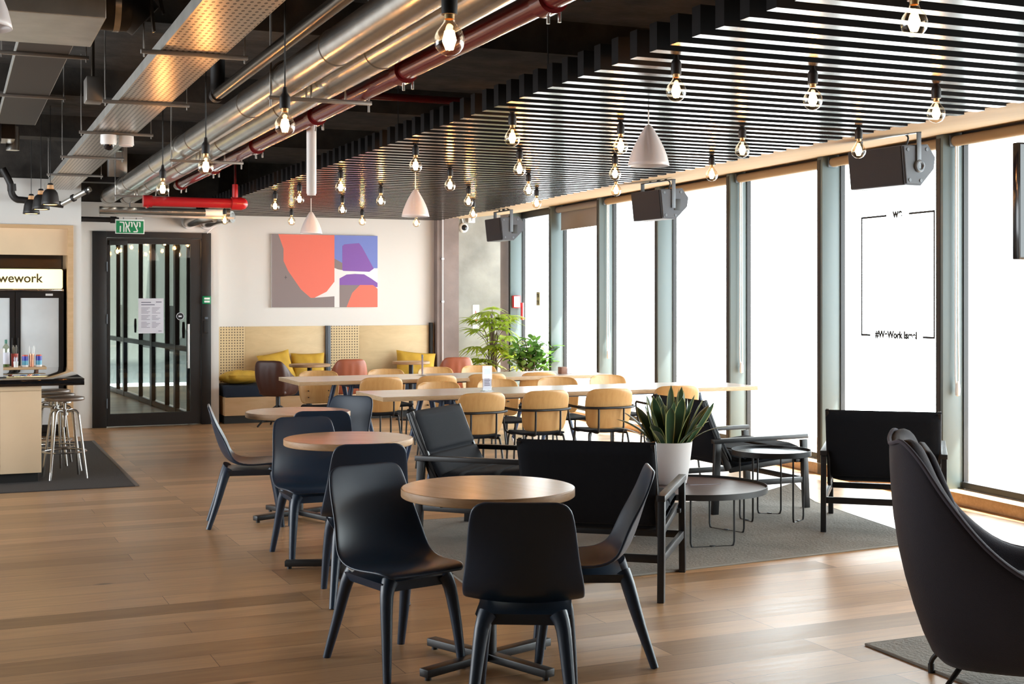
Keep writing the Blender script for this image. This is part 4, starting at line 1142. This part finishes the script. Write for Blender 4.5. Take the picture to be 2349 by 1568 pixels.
leather_chair('rust leather tub chair behind the farther long table, left one of two', (4.66, 16.50), R(-4), 'rust_leather')
leather_chair('rust leather tub chair near the column and palm, right one of two', (6.12, 16.50), R(-10), 'rust_leather')

# abstract painting
t = thing('painting', 'abstract painting of coral, grey, blue and purple shapes on the back wall', 'painting', (3.955, 17.735, 1.485))
PW, PH = 1.478, .985
MB().span((0, -.035, 0), (PW, 0, PH), .002).obj('canvas', 'art_white', t)
def art(pts, mat, lay, name):
    # pts measured on the canvas: fractions across and down
    MB().prism([(x*PW, -.0352-.0004*lay, (1-y)*PH) for x, y in pts], (0, -.0003, 0)).obj(name, mat, t, smooth=False)
art([(0, 0), (.06, 0), (.585, .3), (.585, .85), (.40, .872), (.585, .85), (.585, 1), (0, 1)][:3]+[(.40, .868), (.585, .848), (.585, 1), (0, 1)], 'art_grey', 1, 'grey_field')
art([(.06, 0), (.585, 0), (.585, .645), (.51, .785), (.395, .87), (.36, .87), (.27, .755), (.15, .50), (.108, .365), (.108, .20)], 'art_coral', 2, 'coral_shape')
art([(.585, 0), (1, 0), (1, .455), (.96, .455), (.82, .2), (.66, .40), (.585, .325)], 'art_blue', 1, 'blue_field')
art([(.585, .325), (.66, .385), (.66, .485), (.62, .475), (.585, .455)], 'art_grey', 2, 'grey_patch')
art([(.66, .15), (.68, .125), (.82, .105), (.85, .16), (.963, .46), (.92, .505), (.67, .495), (.66, .485)], 'art_purple', 3, 'purple_shape')
art([(.633, .60), (.70, .545), (.78, .535), (.87, .54), (.94, .60), (1, .66), (1, .72), (.633, .695)], 'art_purple', 1, 'purple_arch')
art([(.633, .692), (.83, .692), (.76, .8), (.70, 1), (.633, 1)], 'art_grey', 2, 'grey_corner')
art([(.70, 1), (.755, .80), (.83, .69), (.955, .69), (1, .74), (1, 1)], 'art_coral', 3, 'coral_corner')
cx_, cz_ = .128, .59
art([(cx_, cz_-.032), (cx_+.004, cz_-.006), (cx_+.016, cz_), (cx_+.004, cz_+.006), (cx_, cz_+.032), (cx_-.004, cz_+.006), (cx_-.016, cz_), (cx_-.004, cz_-.006)], 'art_edge', 4, 'star_mark')

# on and beside the column
t = thing('wall_camera', 'round white security camera on the concrete column', 'security camera', (7.005, 18.50, 2.655))
MB().lathe([(.0001, 0), (.07, 0), (.072, .025), (.06, .045), (.045, .05)], seg=32).obj('housing', 'white_plastic', t).rotation_euler = (R(90), 0, 0)
MB().sphere((0, -.045, 0), .042).obj('lens_dome', 'screen_black', t)
MB().tube(smooth_path([(-.01, -.015, .07), (-.025, -.015, .13), (-.03, -.015, .20)], 5), .010, 8).obj('conduit', 'white_plastic', t)
t = thing('thermostat_box', 'small square box with a T mark high on the column', 'switch', (7.125, 18.50, 2.78))
MB().span((-.055, -.04, -.05), (.055, 0, .05), .006).obj('box_body', 'lamp_white', t)
MB().span((-.016, -.042, .014), (.016, -.0395, .022)).span((-.004, -.042, -.02), (.004, -.0395, .014)).obj('letter_t', 'ink', t, smooth=False)
t = thing('wall_notice', 'white and red notice sheet on the column behind the palm', 'notice', (7.205, 18.498, 1.32))
MB().span((-.05, -.003, -.19), (.052, 0, .19)).obj('sheet', 'sign_white', t, smooth=False)
b = MB().prism([(-.01, -.0036, .05), (.008, -.0036, .05), (.004, -.0036, .09), (-.008, -.0036, .12)], (0, .0005, 0)).span((-.03, -.0036, -.05), (.03, -.0031, -.03))
b.obj('red_print', 'bright_red', t, smooth=False)
t = thing('alarm_box', 'red and white alarm box on the far window fin', 'alarm', sw(11.308, .02, 1.56), WRZ)
MB().span((-.0, -.07, -.10), (.12, 0, .09), .008).obj('case', 'bright_red', t)
MB().span((.012, -.078, -.085), (.10, -.069, .078)).obj('white_face', 'sign_white', t, smooth=False)
MB().cyl((.15, -.05, -.28), (.15, -.05, -.02), .025, seg=14).obj('red_handle', 'bright_red', t)
t = thing('brass_sign', 'small brass coloured sign with two numerals on the far glass', 'sign', sw(10.66, .205, 1.60), WRZ)
MB().span((-.002, -.07, -.10), (.006, .07, .10)).obj('plate', 'brass_plate', t, smooth=False)
for z in (-.05, .045): 
    MB().span((-.004, -.045, z-.025), (-.002, -.02, z+.025)).span((-.004, .0, z+.012), (-.002, .04, z+.025)).span((-.004, .02, z-.025), (-.002, .03, z+.012)).obj('numeral', 'ink_black', t, smooth=False)

# ================================================================ PLANTS BY THE WINDOWS
random.seed(11)
def planter(t, r, h, mat='pot_white'):
    MB().lathe([(.0001, 0), (r*.78, 0), (r*.82, .01), (r, h-.02), (r, h), (r*.93, h), (r*.9, h-.04), (.0001, h-.04)], seg=36).obj('pot', mat, t, angle=50)
t = thing('palm_plant', 'tall lady palm with fan leaves beside the concrete column', 'potted plant', (7.16, 17.72, 0))
planter(t, .19, .42)
b = MB(); st = MB()
for i in range(58):
    az = i*2.4+random.uniform(-.3, .3); top = random.uniform(.60, 1.34) if i > 9 else random.uniform(1.22, 1.45)
    rad = random.uniform(.05, .34)*(1.25-.6*(top-.6))
    base = Vector((.07*math.cos(az), .07*math.sin(az), .38)); kn = Vector((.3*rad*math.cos(az), .3*rad*math.sin(az), top*.82)); tip = Vector((rad*math.cos(az), rad*math.sin(az), top))
    st.tube(smooth_path([base, kn, tip], 4), .0045, 6)
    out = Vector((math.cos(az), math.sin(az), random.uniform(-.25, .75))).normalized(); sd = out.cross(Vector((0, 0, 1))).normalized(); upv = sd.cross(out)
    for k in range(8):
        a = (k-3.5)/3.5*R(82); ln = random.uniform(.22, .36)*(1-.25*abs(a)/1.4); dr = out*math.cos(a)+sd*math.sin(a); nn = sd*math.cos(a)-out*math.sin(a)
        V = []
        for q in range(6):
            f = q/5; p = tip + dr*(ln*f) - Vector((0, 0, 1))*(.13*f*f*ln/.28) + upv*.02*f
            w = .021*max(0, math.sin(PI*min(1, .12+f*.88)))**.7*(1-f**4)+.0008
            V.append([p-nn*w, p+upv*.004, p+nn*w])
        b.grid(V)
st.obj('stems', 'stem_brown', t); b.obj('foliage', 'leaf_palm', t, fix=False, angle=60)
t = thing('rubber_plant', 'bushy dark green plant with round leaves right of the palm', 'potted plant', (7.50, 17.10, 0))
planter(t, .18, .40)
b = MB(); st = MB()
for i in range(34):
    az = i*2.4; rad = .06+.27*((i % 9)/9); top = random.uniform(.66, 1.04)
    tip = Vector((rad*math.cos(az), rad*math.sin(az), top))
    st.tube(smooth_path([(.05*math.cos(az), .05*math.sin(az), .36), (.5*rad*math.cos(az), .5*rad*math.sin(az), top*.72), tip], 4), .006, 6)
    for k in range(7):
        a2 = az+k*2.2; el = random.uniform(-.2, 1.0); dr = Vector((math.cos(a2)*math.cos(el), math.sin(a2)*math.cos(el), math.sin(el))); sd = dr.cross(Vector((0, 0, 1))).normalized(); up = sd.cross(dr)
        ln = random.uniform(.11, .17); p0 = tip - Vector((0, 0, .035*k))
        V = []
        for q in range(7):
            f = q/6; w = .046*max(0, math.sin(PI*min(1, .05+.95*f)))**.65*(1-.3*f) if f < 1 else .001
            p = p0 + dr*(ln*f) - up*(.03*f*f) ; V.append([p-sd*w+up*.010, p, p+sd*w+up*.010])
        b.grid(V)
st.obj('stems', 'stem_brown', t); b.obj('foliage', 'leaf_rubber', t, fix=False, angle=60)

# ================================================================ SPEAKERS, BLINDS, SCREEN, WINDOW LETTERING
def speaker(label, loc, rz, big, ztop):
    t = thing('loudspeaker', label, 'loudspeaker', loc, rz, 'black loudspeakers along the windows')
    # local x: along the wall, -y: the grille side
    L = .275
    prof = [(-.155, .13), (.10, .15), (.175, .06), (.16, -.03), (.03, -.155), (-.125, -.155)]
    MB().prism([(-L, y, z) for y, z in prof], (2*L, 0, 0)).obj('cabinet', 'speaker_grey', t, angle=20)
    MB().prism([(-L+.012, -.150, .125), (-L+.012, -.165, .125), (-L+.012, -.135, -.15), (-L+.012, -.122, -.15)], (2*L-.024, 0, 0)).obj('grille', 'grille_black', t, angle=20)
    for s in (-1, 1):
        e = MB().prism([(s*L, y*.94, z*.94) for y, z in prof], (s*.012, 0, 0)).obj('end_cheek', 'speaker_grey', t, angle=20)
        for y, z in ((-.11, .10), (.08, .11), (-.09, -.12), (.02, -.12)): MB().cyl((s*(L+.010), y, z), (s*(L+.016), y, z), .013, seg=14).obj('screw', 'post_steel', e)
        if big: MB().tube([(s*(L+.018), .0+.034*math.cos(a*PI/10), -.015+.034*math.sin(a*PI/10)) for a in range(20)], .014, 8, closed=True).obj('pivot_ring', 'post_steel', e)
        else: MB().span((s*(L+.008), .0, -.07), (s*(L+.016), .075, .04), .003).obj('connector_plate', 'plinth_black', e)
        MB().span((s*(L+.016), -.03, -.05), (s*(L+.024), .012, .235), .002).obj('yoke_arm', 'post_steel', t)
    MB().span((-L-.024, -.03, .225), (L+.024, .012, .235)).cyl((0, 0, .23), (0, 0, ztop), .02).cyl((-.16, 0, .23), (-.16, 0, ztop), .012).obj('yoke_bar', 'frame_black', t)
    MB().tube(smooth_path([(.1, .05, .14), (.13, .05, .22), (.02, .02, .27), (-.05, .02, ztop)], 6), .007, 8).obj('cable', 'cord_black', t)
    return t
SRZ = R(-90)+WRZ
speaker('black loudspeaker on a yoke, nearest the camera, with a round pivot on its side', (6.45, 8.05, 2.58), SRZ+R(10), True, .30)
speaker('black loudspeaker hanging over the nearer long table by the windows', (6.52, 11.70, 2.54), SRZ+R(6), False, .30)
speaker('black loudspeaker farthest back, beside the concrete column', (6.56, 15.85, 2.50), SRZ+R(2), False, .30)

blinds = {7: ('rolled window blind with white cord loop at the right edge of the photo', 0, True),
          8: ('rolled window blind directly behind the nearest loudspeaker', 0, False),
          9: ('rolled window blind, one window left of the nearest loudspeaker', 0, True),
          10: ('rolled window blind in the window just right of the middle loudspeaker', 0, False),
          11: ('rolled window blind with white cord loop behind the middle loudspeaker', 0, True),
          12: ('grey window blind partly lowered, in the window nearest the palm', .27, False)}
for n, (lab, drop, cord) in blinds.items():
    s1 = .924 + SP*(n-7); s0 = s1-SP+.10
    t = thing('roller_blind', lab, 'window blind', sw(0, 0, 0), WRZ, 'roller blinds at the window heads')
    MB().cyl((.10, s0, 2.845), (.10, s1-.02, 2.845), .042, seg=20).obj('blind_roll', 'blind_fabric' if drop else 'soffit_board', t)
    if drop: MB().span((.135, s0+.02, 2.845-drop), (.139, s1-.04, 2.845)).span((.130, s0+.02, 2.83-drop), (.144, s1-.04, 2.85-drop), .003).obj('fabric_drop', 'blind_fabric', t, smooth=False)
    for y in (s0, s1-.02): MB().span((.05, y-.006, 2.80), (.15, y+.006, 2.89), .002).obj('end_bracket', 'post_steel', t)
    if cord:
        y = s1-.035
        lp = [(.115, y, 2.85)] + smooth_path([(.116, y, 2.3), (.118, y, 1.4), (.120, y-.005, .98), (.105, y-.01, .87), (.09, y-.005, .98), (.092, y, 1.4), (.094, y, 2.3)], 5) + [(.095, y, 2.85)]
        c = MB().tube(lp, .0065, 8).obj('bead_chain', 'cord_white', t)
        MB().lathe([(.001, -.05), (.018, -.04), (.022, 0), (.016, .05), (.004, .07)], (.105, y-.01, .88), seg=16).obj('weight', 'white_plastic', c)

t = thing('television', 'flat screen television hanging before the windows at the right edge', 'television', (6.115, 6.40, 1.845), 0)
MB().span((0, 0, 0), (1.25, .055, .73), .008).obj('casing', 'screen_black', t)
MB().span((.012, -.003, .015), (1.238, .002, .718)).obj('screen', 'screen_black', t, smooth=False)
MB().cyl((.62, .08, .4), (.62, .08, 1.05), .02).span((.5, .05, .25), (.74, .09, .5)).obj('mount', 'frame_black', t)

t = thing('window_lettering', 'thin black frame lines and lettering stuck on the window glass', 'decal', sw(0, .214, 0), WRZ)
ya, yb = 1.31, 2.36                            # right (nearer) and left (farther) edges
lw = .017
b = MB()
b.span((0, yb-lw, 1.27), (.002, yb, 2.33)).span((0, ya, 1.27), (.002, ya+lw, 2.33))
b.span((0, 1.98, 2.33-lw), (.002, yb, 2.33)).span((0, ya, 2.33-lw), (.002, 1.66, 2.33)).span((0, 2.22, 1.27), (.002, yb, 1.27+lw)).span((0, ya, 1.27), (.002, 1.47, 1.27+lw))
b.obj('frame_line', 'ink_black', t, smooth=False)
for body, y, z, sz in (('we', 1.82, 2.30, .11), ('#WeWork Israel', 1.845, 1.262, .085)):
    text_mesh(body, sz, 'ink_black', 'lettering', (0, y, z), (R(90), 0, R(-90)), t, .001, 1.0, .004)

# ================================================================ KITCHEN SIDE
t = thing('bar_counter', 'bar counter with pale wood panels and black plinth at the left edge', 'counter', (-1.6, 12.25, 0))
MB().span((0, .02, .09), (2.317, 1.95, .845), .002).obj('carcass', 'counter_laminate', t)
MB().span((.03, .05, 0), (2.29, 1.9, .09)).obj('plinth', 'plinth_black', t, smooth=False)
for x0, x1 in ((-.0, .985), (.99, 1.977), (1.982, 2.317)): MB().span((x0, 0, .09), (x1, .02, .80), .0015).obj('front_panel', 'counter_laminate', t)
MB().span((0, 0, .803), (2.317, .02, .845), .001).obj('top_rail', 'counter_laminate', t)
t = thing('countertop', 'glossy black countertop lying on the bar counter', 'worktop', (-1.65, 12.2, .845))
MB().span((0, 0, 0), (2.72, 2.15, .058), .003).obj('slab', 'counter_black', t)

def bar_stool(label, loc, rz):
    t = thing('bar_stool', label, 'stool', (*loc, .0085), rz, 'metal bar stools at the counter')
    MB().lathe([(.0001, .685), (.15, .685), (.168, .69), (.172, .70), (.168, .715), (.13, .722), (.0001, .718)], seg=40).obj('seat', 'stool_wood', t)
    MB().cyl((0, 0, .45), (0, 0, .685), .013, seg=14).cyl((0, 0, .665), (0, 0, .685), .06, seg=20).cyl((0, 0, .555), (0, 0, .61), .032, seg=18).obj('screw_post', 'stool_steel', t)
    for k in range(4):
        a = PI/4+k*PI/2; c, s = math.cos(a), math.sin(a)
        MB().tube(smooth_path([(.03*c, .03*s, .59), (.10*c, .10*s, .60), (.135*c, .135*s, .57), (.15*c, .15*s, .50), (.19*c, .19*s, .22), (.222*c, .222*s, 0)], 4), .0115, 10).obj('leg', 'stool_steel', t)
    MB().tube([(.185*math.cos(a*PI/20), .185*math.sin(a*PI/20), .235) for a in range(40)], .0085, 8, closed=True).obj('foot_ring', 'stool_steel', t)
    return t
s0 = bar_stool('metal bar stool with dark wood seat, nearest the camera at the counter', (.925, 12.47), R(8))
dup(s0, (.885, 12.95, .0085), R(30), 'metal bar stool with dark wood seat, middle one at the counter')
dup(s0, (.885, 13.50, .0085), R(-12), 'metal bar stool with dark wood seat, farthest one at the counter')

t = thing('floor_mat', 'dark grey floor mat under the bar counter and stools', 'mat', (0, 0, 0))
MB().span((-1.4, 11.70, .0), (1.44, 15.6, .008)).obj('carpet_pad', 'mat_grey', t, smooth=False)
MB().span((1.44, 11.70, 0), (1.475, 15.6, .0095), .002).obj('edge_trim', 'mat_edge', t)

ZC = .903
t = thing('serving_board', 'raised wooden board on the black countertop holding bottle and cups', 'board', (-.11, 13.45, ZC))
MB().span((0, 0, .022), (.945, .34, .045), .004).obj('board', 'bench_wood', t)
for x in (.08, .86): MB().span((x-.012, .02, 0), (x+.012, .32, .022)).obj('runner', 'box_brown', t, smooth=False)
ZB = ZC+.0455
t = thing('syrup_bottle', 'clear square syrup bottle with green cap on the board', 'bottle', (.475, 13.58, ZB))
MB().lathe([(.0001, .0), (.030, 0), (.033, .006), (.033, .17), (.028, .195), (.013, .215), (.012, .235)], seg=24).obj('bottle_body', 'bottle_glass', t)
MB().lathe([(.0001, .004), (.029, .004), (.029, .025), (.0001, .025)], seg=20).obj('syrup', 'leaf_rubber', t)
MB().cyl((0, 0, .225), (0, 0, .262), .0145, seg=18).obj('cap', 'bottle_green', t)
MB().lathe([(.0335, .03), (.0335, .14)], seg=24).obj('paper_label', 'paper', t)
def stick_cup(label, x, y, r, h, mat, sticks, smat, spread=.02, sl=.10, group=None):
    t = thing('cup', label, 'cup', (x, y, ZB), 0, group)
    MB().lathe([(.0001, .002), (r*.85, .0), (r, h), (r*.92, h), (r*.78, .006), (.0001, .006)], seg=24).obj('cup_body', mat, t)
    for k in range(sticks):
        a = k*2.4
        MB().tube([(r*.4*math.cos(a), r*.4*math.sin(a), .01), ((r*.5+spread)*math.cos(a), (r*.5+spread)*math.sin(a), h+sl*(.8+.2*(k % 2)))], .0035, 6).obj('stir_stick', smat, t)
stick_cup('red patterned cup full of wooden stir sticks on the board', .555, 13.64, .033, .125, 'cup_red', 9, 'rug_binding', .004, .08)
stick_cup('small white cup with paper sachets at the front of the board', .560, 13.50, .022, .055, 'white_plastic', 5, 'paper', .004, .045)
stick_cup('copper cup holding white plastic cutlery on the board', .705, 13.56, .024, .125, 'copper', 7, 'white_plastic', .016, .075)
for x, y, lb in ((.645, 13.55, 'blue drinks can with white base on the board, left of the copper cup'), (.770, 13.57, 'blue and teal drinks can at the right end of the board')):
    t = thing('can', lb, 'can', (x, y, ZB), 0, 'blue cans on the board')
    MB().cyl((0, 0, .018), (0, 0, .06), .029, seg=24).obj('lower_band', 'can_teal', t)
    MB().cyl((0, 0, .06), (0, 0, .102), .029, seg=24).obj('upper_band', 'can_blue', t)
    MB().cyl((0, 0, 0), (0, 0, .018), .0285, seg=24).obj('base', 'white_plastic', t)
    MB().cyl((0, 0, .102), (0, 0, .115), .028, .025, seg=24).obj('lid', 'cup_red', t)
t = thing('paper_box', 'dusty pink box standing on the board behind the bottle', 'box', (.33, 13.66, ZB))
MB().span((-.12, -.06, 0), (.06, .06, .17), .004).obj('carton', 'pink_box', t)
MB().span((-.122, -.062, .16), (.062, .062, .182), .003).obj('lid', 'white_plastic', t)
t = thing('table_card', 'white card stand at the left edge of the black countertop', 'table sign', (.335, 12.50, ZC), R(10))
MB().span((-.16, -.002, .012), (.08, .002, .26)).obj('card', 'white_plastic', t, smooth=False)
MB().span((-.17, -.04, 0), (.10, .04, .012), .002).obj('stand_base', 'lamp_black', t)

t = thing('display_fridge', 'black two door display fridge with a lit sign on top', 'fridge', (.14, 16.32, 0))
FW = 1.06
MB().span((0, .03, .05), (FW, .60, 1.955), .006).obj('cabinet', 'fridge_black', t)
MB().span((.05, .08, 0), (FW-.05, .55, .05)).obj('base', 'plinth_black', t, smooth=False)
h = MB().span((.012, -.03, 1.715), (FW-.012, .03, 1.945), .02).obj('lit_sign', 'sign_face', t)
MB().span((0, -.02, 1.690), (FW, .03, 1.712), .002).obj('sign_rim', 'chrome', t)
text_mesh('wework', .145, 'sign_text', 'lettering', (.585, -.032, 1.79), (R(90), 0, 0), h, .002, .98, .002)
for x0, x1 in ((.0, .525), (.533, FW)):
    dd = MB().span((x0, 0, .06), (x0+.055, .03, 1.68)).span((x1-.055, 0, .06), (x1, .03, 1.68)).span((x0+.055, 0, 1.61), (x1-.055, .03, 1.68)).span((x0+.055, 0, .06), (x1-.055, .03, .14)).obj('door', 'fridge_black', t, smooth=False)
    MB().span((x0+.05, .010, .13), (x1-.05, .018, 1.62)).obj('frosted_glass', 'fridge_glass', dd, smooth=False)
    xh = x1-.028 if x0 < .3 else x0+.028
    MB().span((xh-.008, -.025, .75), (xh+.008, -.002, 1.15), .004).obj('handle', 'lamp_black', dd)
MB().span((.86, -.004, 1.635), (.94, .002, 1.66)).obj('control_panel', 'white_plastic', t, smooth=False)
